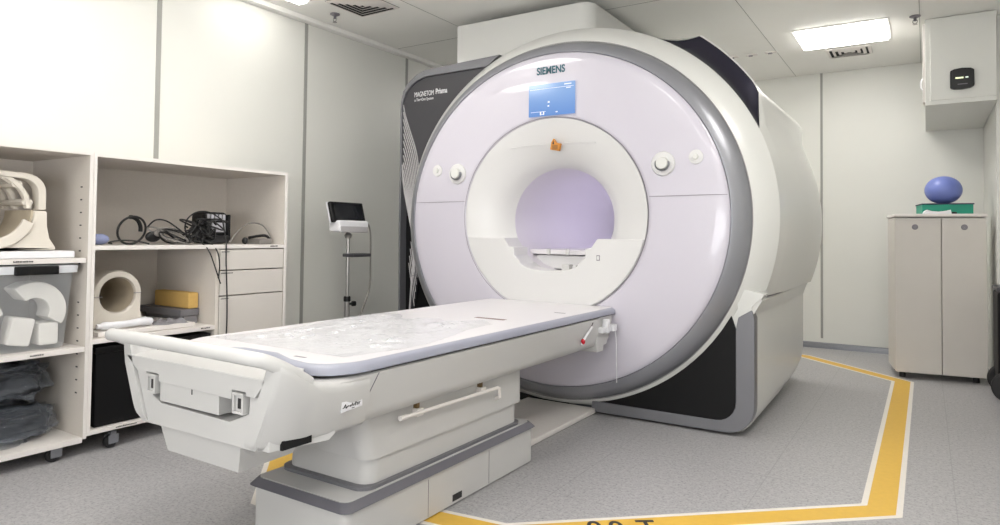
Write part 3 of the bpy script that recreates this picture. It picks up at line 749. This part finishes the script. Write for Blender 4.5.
# outer handle arch
oa = [(HY+.215, 1.088), (HY+.215, 1.16)] + arcpts(HY+.135, 1.165, .08, 0, PI/2, 6)[1:] + [(HY, 1.252)] + [(HY-.135, 1.245)] + arcpts(HY-.135, 1.165, .08, PI/2, PI, 6)[1:] + [(HY-.215, 1.088)]
ia = [(HY-.182, 1.088), (HY-.180, 1.15)] + arcpts(HY-.122, 1.16, .06, PI, PI/2, 6)[1:] + [(HY, 1.228)] + arcpts(HY+.122, 1.16, .06, PI/2, 0, 6) + [(HY+.182, 1.088)]
MB().prism(oa+ia, 'X', -3.30, -3.235, .008).build('handle_arch', CREAM, hc, 40)
# inner slotted cage: rings and bars
for x0, x1, r in ((-3.275, -3.245, .160), (-3.40, -3.365, .160), (-3.50, -3.47, .160)):
    coilring(x0, x1, CREAM, 'cage_ring', r-.020, r, .02, PI-.02, hc, .004, cz=1.09)
for a in (12, 45, 70, 95, 125, 168):
    a = math.radians(a); c = Vector((0, HY+.150*math.cos(a), 1.09+.150*math.sin(a)))
    MB().tube([(-3.49, c.y, c.z), (-3.25, c.y, c.z)], .022, 8, sz=.7).build('cage_bar', CREAM, hc)
for s in (1, -1):
    MB().tube([(-3.262, HY+s*.03, 1.238), (-3.262, HY+s*.06, 1.225), (-3.262, HY+s*.09, 1.205)], .012, 8).build('cage_strut', CREAM, hc)
tag(MB().box(-3.56, -3.19, .90, 1.478, .881, .912, .006).build('foam_pad', PAPER), 'flat white pad lying under the slotted head coil', 'pad')

# clear bin with white lid
bn = thing('storage_bin', 'clear plastic bin with white lid and black latch, middle shelf', 'bin', (-3.4, 1.2, .485))
MB().loft([[(x, y, .49) for x, y in rr(-3.62, -3.195, .86, 1.440, .03)], [(x, y, .50) for x, y in rr(-3.63, -3.188, .852, 1.450, .03)], [(x, y, .825) for x, y in rr(-3.65, -3.175, .83, 1.475, .03)]], cap0=True).build('bin_body', BINP, bn, 50)
MB().loft([[(x, y, .817) for x, y in rr(-3.66, -3.168, .815, 1.490, .03)], [(x, y, .848) for x, y in rr(-3.66, -3.166, .815, 1.492, .03)], [(x, y, .852) for x, y in rr(-3.65, -3.175, .83, 1.48, .03)]], cap0=True, cap1=True).build('bin_lid', mat('lid_frosted', (206, 208, 212), .4), bn, 50)
MB().box(-3.172, -3.152, 1.235, 1.40, .812, .850, .005).build('bin_latch', BLK2, bn)
WPL = mat('coil_white', (232, 229, 224), .5)
bg = 'white coil parts inside the clear bin'
def arcblock(cy, cz, R, w, a0, a1, x0, x1, rot):
    return MB().prism(arcpts(cy, cz, R, a0, a1, 14)+arcpts(cy, cz, R-w, a1, a0, 14), 'X', x0, x1, .008)
tag(arcblock(1.07, .60, .16, .040, .3, 2.3, -3.30, -3.21, 0).build('coil_part', WPL), 'thin white curved coil arm at the left inside the clear bin', 'coil part', bg)
tag(arcblock(1.335, .655, .125, .070, -.55, 2.25, -3.33, -3.21, 0).build('coil_part', WPL), 'largest white C-shaped coil part near the top inside the clear bin', 'coil part', bg)
tag(MB().box(-3.32, -3.22, 1.245, 1.335, .510, .63, .012, rot=Matrix.Rotation(-.2, 3, 'X')).build('coil_part', WPL), 'white upright coil part at the bottom centre of the clear bin', 'coil part', bg)
tag(MB().box(-3.34, -3.22, 1.355, 1.435, .503, .60, .012).build('coil_part', WPL), 'small white block coil part at the right of the clear bin bottom', 'coil part', bg)
tag(MB().box(-3.34, -3.23, 1.09, 1.215, .515, .62, .012, rot=Matrix.Rotation(.15, 3, 'X')).build('coil_part', WPL), 'broad white coil part at the bottom left of the clear bin', 'coil part', bg)

# bagged dark cushions on the bottom shelf
def lump(c, s, seed, name, m, amp=.035, fr=6, n=36):
    t = bmesh.new(); bmesh.ops.create_uvsphere(t, u_segments=n*2, v_segments=n, radius=1)
    for v in t.verts:
        p = v.co.copy()
        q = Vector([math.copysign(abs(a)**.55, a) for a in p])
        d = noise.noise(p*fr*.35+Vector((seed, 0, 0)))*amp*1.4 + (abs(noise.noise(p*fr+Vector((0, seed, 0))))-.25)*amp
        v.co = Vector((c[0]+q.x*(s[0]+d), c[1]+q.y*(s[1]+d), max(c[2]+q.z*(s[2]+d), .0865+.0*seed)))
    b = MB(); b.merge(t); return b.build(name, m, None, 60, wn=False)
bgp = 'bagged cushions on the bottom shelf'
for c, s, sd, lb in (((-3.42, 1.115, .162), (.18, .345, .068), 3, 'dark cushion in a clear bag, lowest of the pile on the bottom shelf'),
                     ((-3.44, 1.11, .346), (.17, .330, .068), 9, 'dark cushion in a clear bag, topmost of the pile under the clear bin')):
    r = lump(c, s, sd, 'bagged_cushion', BAG, .022, 4, 56)
    tag(r, lb, 'cushion', bgp)
    f = lump((c[0]+.004, c[1]+.004, c[2]), (s[0]+.010, s[1]+.012, s[2]+.008), sd+5, 'bag_film', BAGF, .030, 9, 64)
    f.parent = r; f.location = Vector(f.location)-Vector(r.location)

# cream arch coil on its tray in the second cabinet
tr = tag(MB().box(-3.60, -3.19, 1.585, 2.065, .514, .536, .004).build('wooden_tray', EDGE), 'flat white board under the cream arch coil', 'board')
ac = thing('arch_coil', 'cream horseshoe shaped arch coil standing on a white board', 'medical coil', (-3.4, 1.712, .537))
cy, cz = 1.712, .70
P = [(cy+.135, .545)] + [(cy+.112, .60)] + arcpts(cy, cz, .112, 0, PI, 24) + [(cy-.112, .60), (cy-.12, .538), (cy+.135, .538)]
Q = arcpts(cy, cz-.005, .084, 0, 2*PI, 36)[:-1]
def holed(par, name, m, x0, x1, outer, inner):
    # outer and inner sampled by angle about (cy,cz)
    import bisect
    K = 64; R = [[], [], [], []]
    def hit(poly, a):
        d = (math.cos(a), math.sin(a)); best = .01
        for i in range(len(poly)):
            (x1_, z1_), (x2_, z2_) = poly[i], poly[(i+1) % len(poly)]
            ex, ez = x2_-x1_, z2_-z1_; den = d[0]*ez-d[1]*ex
            if abs(den) < 1e-9: continue
            t = ((x1_-cy)*ez-(z1_-cz)*ex)/den; s_ = ((x1_-cy)*d[1]-(z1_-cz)*d[0])/den
            if t > 0 and -1e-6 <= s_ <= 1+1e-6: best = max(best, t)
        return (cy+d[0]*best, cz+d[1]*best)
    for k in range(K):
        a = 2*PI*k/K; o_ = hit(outer, a); i_ = hit(inner, a)
        om = (o_[0]*.9+i_[0]*.1, o_[1]*.9+i_[1]*.1); im = (o_[0]*.12+i_[0]*.88, o_[1]*.12+i_[1]*.88)
        R[0].append((o_, i_, om, im))
    L = R[0]
    rings = [[(x0, q[1][0], q[1][1]) for q in L], [(x1-.01, q[1][0], q[1][1]) for q in L], [(x1, q[3][0], q[3][1]) for q in L], [(x1, q[2][0], q[2][1]) for q in L], [(x1-.01, q[0][0], q[0][1]) for q in L], [(x0, q[0][0], q[0][1]) for q in L], [(x0, q[1][0], q[1][1]) for q in L]]
    return MB().loft(rings).build(name, m, par, 50)
holed(ac, 'coil_arch', CREAM, -3.42, -3.27, P, Q)
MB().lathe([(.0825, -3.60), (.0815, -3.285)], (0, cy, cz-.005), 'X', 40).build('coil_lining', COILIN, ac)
MB().tube([(-3.268, cy+.074, cz+.0), (-3.268, cy+.112, cz)], .0015, 5).build('coil_joint', GROOVE, ac)
MB().tube([(-3.268, cy-.112, cz-.01), (-3.268, cy-.074, cz-.01)], .0015, 5).build('coil_joint', GROOVE, ac)
def cloth(x0, x1, y0, y1, z, h, name, m, seed):
    t = bmesh.new(); V = []; n_ = 30
    for i in range(n_+1):
        r_ = []
        for j in range(n_+1):
            u, v = i/n_, j/n_; d = abs(noise.noise((u*3+seed, v*4, seed)))*h*1.6+abs(noise.noise((u*8+seed, v*9, 2)))*h*.4
            d += h*.4*math.sin(PI*u)
            d *= min(1, 8*min(u, 1-u)+.15)*min(1, 8*min(v, 1-v)+.15)
            r_.append(t.verts.new((x0+(x1-x0)*u+.01*math.sin(v*9), y0+(y1-y0)*v+.01*math.sin(u*7), z+d)))
        V.append(r_)
    bot = [[t.verts.new((p.co.x, p.co.y, z)) for p in r_] for r_ in V]
    for i in range(n_):
        for j in range(n_):
            t.faces.new((V[i][j], V[i+1][j], V[i+1][j+1], V[i][j+1])); t.faces.new((bot[i][j], bot[i][j+1], bot[i+1][j+1], bot[i+1][j]))
    for k_ in range(n_):
        for a, b_ in (((k_, 0), (k_+1, 0)), ((k_+1, n_), (k_, n_)), ((0, k_+1), (0, k_)), ((n_, k_), (n_, k_+1))):
            t.faces.new((V[a[0]][a[1]], V[b_[0]][b_[1]], bot[b_[0]][b_[1]], bot[a[0]][a[1]]))
    bmesh.ops.recalc_face_normals(t, faces=t.faces)
    b = MB(); b.merge(t); return b.build(name, m, None, 60, wn=False)
tag(MB().tube([(-3.235, 1.60, .556), (-3.23, 1.64, .558), (-3.228, 1.70, .557), (-3.23, 1.76, .558), (-3.235, 1.81, .562), (-3.235, 1.84, .560), (-3.24, 1.86, .556)], [.014, .021, .0185, .018, .020, .024, .021, .014], 14, 2, sz=.9).build('folded_cloth', PAPER), 'crumpled white wrap lying at the front of the arch coil', 'cloth')
tag(cloth(-3.33, -3.20, 1.885, 2.03, .5365, .016, 'strap_pad', GREYB, 5), 'flat grey strap pad lying on the board right of the arch coil', 'pad')
# grey slabs and yellow foam
yg = 'grey slabs under the yellow foam'
tag(MB().box(-3.66, -3.30, 2.070, 2.150, .5130, .556, .004).build('grey_slab', GREYB), 'lower grey slab of the stack, right of the arch coil', 'slab', yg)
tag(MB().box(-3.70, -3.29, 2.045, 2.152, .557, .592, .004).build('grey_slab', mat('grey_pad_dark', (112, 110, 114), .6)), 'upper grey slab directly under the yellow foam block', 'slab', yg)
tag(MB().box(-3.62, -3.295, 2.093, 2.150, .593, .678, .008, 3).build('foam_block', YFOAM), 'yellow foam block on top of the grey slabs', 'foam block')

# things on the top shelf
ZS = .935
tag(MB().sphere((-3.27, 1.617, .962), .04, (.9, 1.1, .65), 24).build('foam_pillow', BLUEP), 'small pale blue foam pad at the left end of the cable shelf', 'pad')
hp = thing('headphones', 'black headphones with round headband at the left of the cables', 'headphones', (-3.30, 1.80, ZS))
R_ = .068
MB().tube([(-3.30+.02*math.sin(a), 1.785+R_*math.cos(a), 1.006+R_*math.sin(a)) for a in [2*PI*i/32 for i in range(33)]], .0055, 8).build('headband', CABLE, hp)
MB().tube([(-3.32, 1.79+.05*math.cos(a), 1.012+.06*math.sin(a)) for a in [-.2+1.9*i/12 for i in range(13)]], .010, 8).build('headband_pad', BLK2, hp)
MB().sphere((-3.27, 1.875, .975), .03, (.6, 1.3, .9), 20).build('ear_cup', BLK2, hp)
MB().sphere((-3.25, 1.895, .995), .022, (.5, 1.2, .9), 20).build('ear_cup', CABLEG, hp)
def cable(pts, r, m, label, grp=None, sm=3):
    o = MB().tube(pts, r, 8, sm).build('cable', m)
    return tag(o, label, 'cable', grp)
cg = 'cables tangled on the top shelf'
cable([(-3.25, 1.665, .942), (-3.24, 1.64, .945), (-3.24, 1.67, .955), (-3.25, 1.74, .958), (-3.24, 1.80, .950), (-3.22, 1.83, .94)], .004, CABLE, 'thin black cable loop lying left of the headphones', cg)
cable([(-3.30, 1.86, 1.02), (-3.28, 1.89, 1.065), (-3.28, 1.95, 1.06), (-3.26, 2.00, 1.02), (-3.24, 2.04, .98), (-3.23, 2.08, .945)], .004, CABLE, 'black cable arching right over the grey bundle from the headphones', cg)
for i in range(7):
    rn = random.Random(i)
    m = CABLEG if i % 2 else CABLE
    cy_, cz_ = 1.97+rn.uniform(-.03, .03), .975+rn.uniform(-.01, .012)
    a = rn.uniform(.06, .10); h = rn.uniform(.02, .032)
    pts = [(-3.26+.04*math.sin(t*1.3+i), cy_+a*math.cos(t), max(.941, cz_+h*math.sin(t+rn.uniform(-.2, .2))-.35*(a*math.cos(t)))) for t in [2*PI*k/10 for k in range(10)]]
    cable(pts, .0042, m, ('grey' if i % 2 else 'black')+' cable coil lying between the headphones and the black device', cg)
for i in range(13):
    rn = random.Random(40+i)
    y0 = 2.03+.012*i
    pts = [(-3.24+rn.uniform(-.02, .02), y0+rn.uniform(-.05, .12), rn.uniform(.945, 1.08)) for k in range(6)]
    cable(pts, .0045, CABLE, 'black cable tangled in front of the black framed device', cg)
cable([(-3.22, 2.05, .95), (-3.25, 2.035, 1.0), (-3.26, 2.04, 1.06), (-3.26, 2.09, 1.105), (-3.26, 2.15, 1.115), (-3.25, 2.20, 1.10), (-3.24, 2.24, 1.07)], .0038, CABLE, 'black cable making the highest arch beside the black device', cg)
cable([(-3.22, 2.12, .96), (-3.19, 2.14, .95), (-3.148, 2.16, .90), (-3.145, 2.17, .83), (-3.145, 2.165, .78), (-3.145, 2.16, .76)], .0035, CABLE, 'black cable hanging over the shelf edge, left of two short ones', cg)
cable([(-3.22, 2.07, .96), (-3.18, 2.09, .945), (-3.146, 2.11, .90), (-3.144, 2.14, .82), (-3.143, 2.17, .74), (-3.143, 2.175, .73)], .0035, CABLE, 'black cable hanging over the shelf edge, lowest of two short ones', cg)
cable([(-3.23, 2.24, 1.06), (-3.19, 2.23, .98), (-3.150, 2.21, .94), (-3.145, 2.205, .86), (-3.145, 2.215, .70), (-3.145, 2.22, .55), (-3.145, 2.215, .40)], .0038, CABLE, 'long black cable hanging down in front of the drawers', cg)
dv = thing('cable_device', 'black framed device with silver plugs, covered in cables on the top shelf', 'device', (-3.30, 2.24, ZS))
MB().prism([(y, z) for y, z in rr(2.165, 2.318, .937, 1.112, .03)], 'X', -3.40, -3.30, .004).build('casing', BLK2, dv)
SLV = mat('shiny_plugs', (200, 200, 204), .25, metal=.5)
for i in range(5):
    MB().box(-3.302, -3.285, 2.183+.024*i, 2.201+.024*i, 1.065, 1.10, .004).build('plug', SLV, dv)
MB().box(-3.302, -3.290, 2.215, 2.303, 1.00, 1.055, .006).build('silver_plate', SLV, dv)
for s in (2.168, 2.312): MB().box(-3.31, -3.27, s-.008, s+.008, .95, 1.10, .006).build('side_grip', BLK2, dv)
MB().box(-3.305, -3.26, 2.17, 2.31, .940, .985, .01).build('lower_block', CABLE, dv)
MB().sphere((-3.24, 2.39, .955), .02, (1, .8, 1), 14).build('cable_plug', CABLE, dv)
ar = thing('grey_receiver', 'small grey box with arched grey hose at the right end of the top shelf', 'device', (-3.28, 2.52, ZS))
MB().box(-3.34, -3.22, 2.47, 2.56, .936, .968, .005).build('casing', CABLEG, ar)
MB().tube([(-3.24, 2.29, .945), (-3.25, 2.34, 1.00), (-3.27, 2.42, 1.055), (-3.28, 2.52, 1.058), (-3.27, 2.56, 1.02), (-3.25, 2.578, .97), (-3.24, 2.57, .945)], .0042, 8, 3).build('hose', CABLEG, ar)
MB().tube([(-3.30, 2.46, .972), (-3.30, 2.54, .985), (-3.29, 2.575, .985), (-3.27, 2.58, .965), (-3.25, 2.57, .948), (-3.24, 2.53, .945)], .008, 8, 3).build('black_loop', CABLE, ar)

# ------------------------------------------------------------------ monitor on a stand
SX = -3.36
st = thing('monitor_stand', 'small tilted monitor on a slim steel pole stand by the left wall', 'monitor stand', (SX, 3.305, 0))
MB().tube([(SX, 3.305, .05), (SX, 3.305, .56)], .019, 16).build('lower_pole', STEEL, st)
MB().tube([(SX, 3.305, .55), (SX, 3.305, .97)], .0125, 16).build('upper_pole', STEEL, st)
MB().lathe([(.02, 0), (.024, .004), (.024, .03), (.02, .036)], (SX, 3.305, .535), 'Z', 20).build('collar', BLK2, st)
MB().tube([(SX+.015, 3.31, .52), (SX+.03, 3.33, .52)], .008, 8).tube([(SX+.028, 3.325, .52), (SX+.035, 3.347, .52)], .018, 12).build('clamp_knob', BLK2, st)
for i in range(5):
    a = 2*PI*i/5; dx, dy = math.cos(a), math.sin(a)
    l_ = MB().prism([(0.0, .05), (.0, .085), (.03, .085), (.26, .07), (.26, .055)], 'Y', -.014, .014, .003)
    for v in l_.bm.verts: v.co = Vector((SX+v.co.x*dx-v.co.y*dy, 3.29+v.co.x*dy+v.co.y*dx, v.co.z))
    k = l_.build('leg', STEEL, st)
    MB().lathe([(.001, -.01), (.025, -.01), (.025, .01), (.001, .01)], (SX+.24*dx, 3.29+.24*dy, .028), 'Y', 18).build('wheel', RUB, k)
MB().box(SX-.02, SX+.08, 3.27, 3.455, .842, .866, .008, 3).build('side_handle', DARK, st)
R = Matrix.Rotation(math.radians(-16), 3, 'Y')
MB().lathe([(.02, -.06), (.028, -.04), (.012, -.02), (.020, 0)], (SX, 3.305, 1.03), 'Z', 18).build('neck', STEEL, st)
MB().box(SX-.055, SX+.05, 3.175, 3.455, 1.012, 1.092, .014, 3).build('monitor_base', PAPER, st)
MB().box(SX+.035, SX+.053, 3.183, 3.447, 1.010, 1.052, .006, 3).build('base_lower', RIB, st)
k = MB().box(SX-.015, SX+.015, 3.150, 3.462, 1.077, 1.222, .010, 3, rot=R, piv=(SX, 3.3, 1.09)).build('monitor', BLK2, st)
MB().box(SX+.0145, SX+.0165, 3.178, 3.437, 1.097, 1.206, .0, rot=R, piv=(SX, 3.3, 1.09)).build('screen', mat('glass_dark', (24, 26, 30), .1), k)
MB().box(SX-.022, SX-.013, 3.146, 3.452, 1.080, 1.226, .004, rot=R, piv=(SX, 3.3, 1.09)).build('back_cover', PAPER, k)
MB().tube([(SX+.01, 3.462, 1.09), (SX+.02, 3.49, 1.06), (SX+.02, 3.505, .98), (SX+.02, 3.505, .80), (SX+.02, 3.51, .62), (SX+.02, 3.44, .48), (SX+.03, 3.38, .40), (SX+.02, 3.31, .36)], .0065, 8, 3).build('power_cable', CABLEG, st)

# ------------------------------------------------------------------ right side: double door cabinet with tray, ball
cab = thing('door_cabinet', 'tall white two door cabinet standing by the right wall', 'cabinet', (-.202, 5.65, 0))
ca = math.radians(9)
b_ = lambda *a, **k: MB().box(*a, **k)
def loc(mb, name, m, par=cab):   # builds in local frame then rotates mesh with the cabinet
    for v in mb.bm.verts:
        x, y = v.co.x, v.co.y
        v.co = Vector((-.190+x*math.cos(ca)-y*math.sin(ca), 5.65+x*math.sin(ca)+y*math.cos(ca), v.co.z))
    return mb.build(name, m, par)
loc(MB().box(0, .555, .022, .40, .045, 1.165, .004), 'carcass', CABW)
loc(MB().box(-.006, .560, -.008, .41, 1.168, 1.190, .006), 'top_panel', EDGE)
for i, (x0, x1) in enumerate(((.004, .282), (.288, .553))):
    d = loc(MB().box(x0, x1, 0, .02, .045, 1.158, .003), 'door', CABW)
    loc(MB().lathe([(.001, -.004), (.017, -.004), (.020, -.001), (.020, .002)], (x0+.12 if i == 0 else x0+.135, 0, 1.095), 'Y', 20), 'door_lock', GROOVE, d)
for x in (.05, .5):
    for y in (.07, .34): loc(MB().lathe([(.001, 0), (.02, 0), (.02, .045), (.001, .045)], (x, y, 0), 'Z', 16), 'foot', RUB)
def cw(x, y, z): return (-.190+x*math.cos(ca)-y*math.sin(ca), 5.65+x*math.sin(ca)+y*math.cos(ca), z)
tx = thing('instrument_tray', 'green box tray with navy rim on top of the white door cabinet', 'tray', cw(.345, .26, 1.191))
loc(MB().box(.190, .505, .13, .39, 1.191, 1.268, .004), 'tray_body', GREEN, tx)
loc(MB().box(.185, .510, .125, .395, 1.262, 1.271, .002), 'tray_rim', NAVY, tx)
o = MB().sphere(cw(.345, .26, 1.271+.104), .120, (1, 1, .87), 40).build('exercise_ball', BALL)
tag(o, 'blue exercise ball resting on the green tray', 'ball')
pp = MB().prism([(.185, 1.192), (.36, 1.192), (.355, 1.222), (.33, 1.215), (.28, 1.208), (.24, 1.212), (.21, 1.222), (.195, 1.212)], 'Y', .06, .115, .003)
o = loc(pp, 'paper_wad', PAPER, None); tag(o, 'crumpled white paper lying in front of the green tray', 'paper')
o = loc(MB().box(.365, .395, .08, .11, 1.191, 1.207, .003), 'small_clip', BLK2, None); tag(o, 'tiny black clip beside the white paper on the cabinet', 'clip')

# boxed-in duct at the ceiling, with card reader
bx = thing('wall_unit', 'white boxed ceiling unit in the back right corner above the cabinet', 'wall unit', (.2, 6.1, 1.935))
MB().box(0.0, XR-.002, 5.46, YB-.002, 1.935, ZC-.004, .003).build('casing', WALL, bx)
MB().box(.030, XR-.004, 5.452, 5.462, 1.965, ZC-.03, .003).build('front_panel', WALL, bx)
MB().box(-.014, .002, 5.47, 5.60, 1.96, ZC-.03, .002).build('side_batten', EDGE, bx)
MB().tube([(-.002, 5.52, 2.14), (-.022, 5.52, 2.13), (-.028, 5.52, 2.095), (-.022, 5.52, 2.06), (-.002, 5.52, 2.05)], .0045, 8, 2).build('pull_handle', PAPER, bx)
cr = thing('wall_sensor', 'black wall-mounted sensor with small lit display on the boxed ceiling unit', 'sensor', (.21, 5.45, 2.02))
P = [(.143, 2.034), (.143, 2.150), (.165, 2.160), (.210, 2.165), (.258, 2.160), (.278, 2.148), (.278, 2.040), (.255, 2.028), (.210, 2.022), (.165, 2.024)]
MB().prism(P, 'Y', 5.415, 5.451, .006).build('casing', BLK2, cr)
MB().box(.172, .217, 5.4135, 5.4155, 2.092, 2.102).build('display', emis('display_glow', (200, 215, 140), 1.0), cr)
MB().box(.228, .244, 5.4135, 5.4155, 2.093, 2.102).build('display', emis('display_dim', (170, 190, 170), .8), cr)
MB().box(.185, .24, 5.4135, 5.4155, 2.052, 2.056).build('print_line', GROOVE, cr)

# black equipment trolley in the alcove beside the cabinet
tl = thing('equipment_trolley', 'black equipment trolley at the right edge of the photo beside the door cabinet', 'trolley', (.5, 5.3, 0))
MB().box(.375, .72, 5.22, 5.56, .10, .68, .02, 3).build('trolley_body', BLK, tl)
MB().box(.37, .73, 5.20, 5.57, .68, .71, .01).build('trolley_top', DARK, tl)
for x, y in ((.43, 5.18), (.66, 5.18), (.43, 5.50), (.66, 5.50)):
    w = MB().lathe([(.05, -.02), (.085, -.02), (.095, -.012), (.095, .012), (.085, .02), (.05, .02), (.05, -.02)], (x, y, .096), 'Y', 32).build('wheel', RUB, tl)
    MB().lathe([(.001, -.012), (.05, -.012), (.05, .012), (.001, .012)], (x, y, .096), 'Y', 24).build('hub', DARK, w)

# ------------------------------------------------------------------ ceiling fittings
def lamp(x0, x1, y0, y1, label):
    k = thing('ceiling_lamp', label, 'ceiling light', ((x0+x1)/2, (y0+y1)/2, ZC-.012), 'recessed ceiling lamps')
    b = MB(); w = .022; z0, z1 = ZC-.008, ZC
    b.box(x0-w, x1+w, y0-w, y0, z0, z1, .002); b.box(x0-w, x1+w, y1, y1+w, z0, z1, .002); b.box(x0-w, x0, y0, y1, z0, z1, .002); b.box(x1, x1+w, y0, y1, z0, z1, .002)
    b.build('frame', CEIL, k); MB().box(x0, x1, y0, y1, ZC-.022, ZC-.001).build('diffuser', LAMPM, k); return k
lamp(-.815, -.235, 5.30, 5.80, 'bright square ceiling lamp at the back right of the room')
lamp(-3.50, -3.42, 2.56, 2.96, 'ceiling lamp at the top edge above the left wall panels')
lamp(-3.62, -3.16, .80, 1.17, 'ceiling lamp above the shelf cabinets')
lamp(-1.9, -1.3, .9, 1.4, 'ceiling lamp above the foot of the patient table')
lamp(-.1, .5, 2.6, 3.1, 'ceiling lamp above the floor right of the scanner')
lamp(-.1, .5, .3, .8, 'ceiling lamp nearest the viewer on the right')
lamp(-2.75, -2.20, 5.35, 6.15, 'added fill lamp hidden behind the scanner duct cover')  # added to brighten the back half of the room
lamp(-2.9, -2.3, 1.95, 2.45, 'added fill lamp above the head of the patient table, out of view')  # added out of view to lift the dark stretch of left wall
lamp(-1.9, -1.3, -1.2, -.7, 'added fill lamp on the ceiling behind the viewer')  # extra unseen lamp, added as general fill
def vent(x0, x1, y0, y1, label, rows):
    k = thing('ceiling_vent', label, 'vent', ((x0+x1)/2, (y0+y1)/2, ZC-.014), 'louvred ceiling vents')
    MB().box(x0, x1, y0, y1, ZC-.003, ZC-.001).build('backing', BLK, k)
    cx_, cy_ = (x0+x1)/2, (y0+y1)/2; hx, hy = (x1-x0)/2, (y1-y0)/2
    for i in range(rows):
        s0 = 1-i/rows; s1 = s0-.55/rows; b = MB()
        def ring(s, z): return [(cx_-hx*s, cy_-hy*s, z), (cx_+hx*s, cy_-hy*s, z), (cx_+hx*s, cy_+hy*s, z), (cx_-hx*s, cy_+hy*s, z)]
        b.loft([ring(s0, ZC-.004), ring(s0, ZC-.008), ring(s1, ZC-.016), ring(s1, ZC-.013), ring(s0, ZC-.004)]); b.build('louvre', EDGE, k, wn=False)
    return k
vent(-3.345, -3.0, 3.04, 3.39, 'square louvred ceiling vent above the left wall seam', 5)
vent(-.68, -.36, 5.93, 6.22, 'square louvred ceiling vent behind the bright lamp', 4)
def sprink(x, y, label):
    k = thing('sprinkler', label, 'sprinkler', (x, y, ZC-.06), 'ceiling sprinklers')
    MB().lathe([(.001, 0), (.034, 0), (.034, -.006), (.022, -.012), (.001, -.012)], (x, y, ZC), 'Z', 20).build('flange', GROOVE, k)
    MB().tube([(x, y, ZC-.01), (x, y, ZC-.035)], .010, 10).build('stem', BTRIM, k)
    MB().tube([(x-.012, y, ZC-.03), (x-.014, y, ZC-.045), (x, y, ZC-.058)], .003, 6).build('yoke', STEEL, k)
    MB().tube([(x+.012, y, ZC-.03), (x+.014, y, ZC-.045), (x, y, ZC-.058)], .003, 6).build('yoke', STEEL, k)
    MB().lathe([(.001, 0), (.015, 0), (.015, -.002), (.001, -.002)], (x, y, ZC-.058), 'Z', 16).build('deflector', STEEL, k)
sprink(-3.48, 3.26, 'sprinkler head on the ceiling near the left wall')
sprink(-.056, 5.345, 'sprinkler head on the ceiling by the boxed unit')
for i, (x, lb) in enumerate(((-1.375, 'leftmost of three small white ceiling clips, touching the scanner outline'), (-1.224, 'middle of three small white ceiling clips'), (-1.07, 'rightmost of three small white ceiling clips'))):
    k = thing('ceiling_clip', lb, 'clip', (x, 5.79, ZC-.02), 'small ceiling clips')
    MB().box(x-.045, x+.045, 5.765, 5.805, ZC-.010, ZC, .003).build('plate', EDGE, k)
    MB().box(x-.02, x+.012, 5.770, 5.785, ZC-.020, ZC-.009, .002).build('hook', GROOVE, k)

# floor lettering, partly out of frame at the bottom
hh = .095
for body, x, y in (('0', -1.015, 2.155), ('0', -.952, 2.198), ('T', -.872, 2.262)):
    text('floor_lettering', body, hh/.69, (x+math.sin(.62)*hh, y-math.cos(.62)*hh, .0014), (0, 0, .62), INK, fm, ext=.0003, sx=.8, bold=.002)
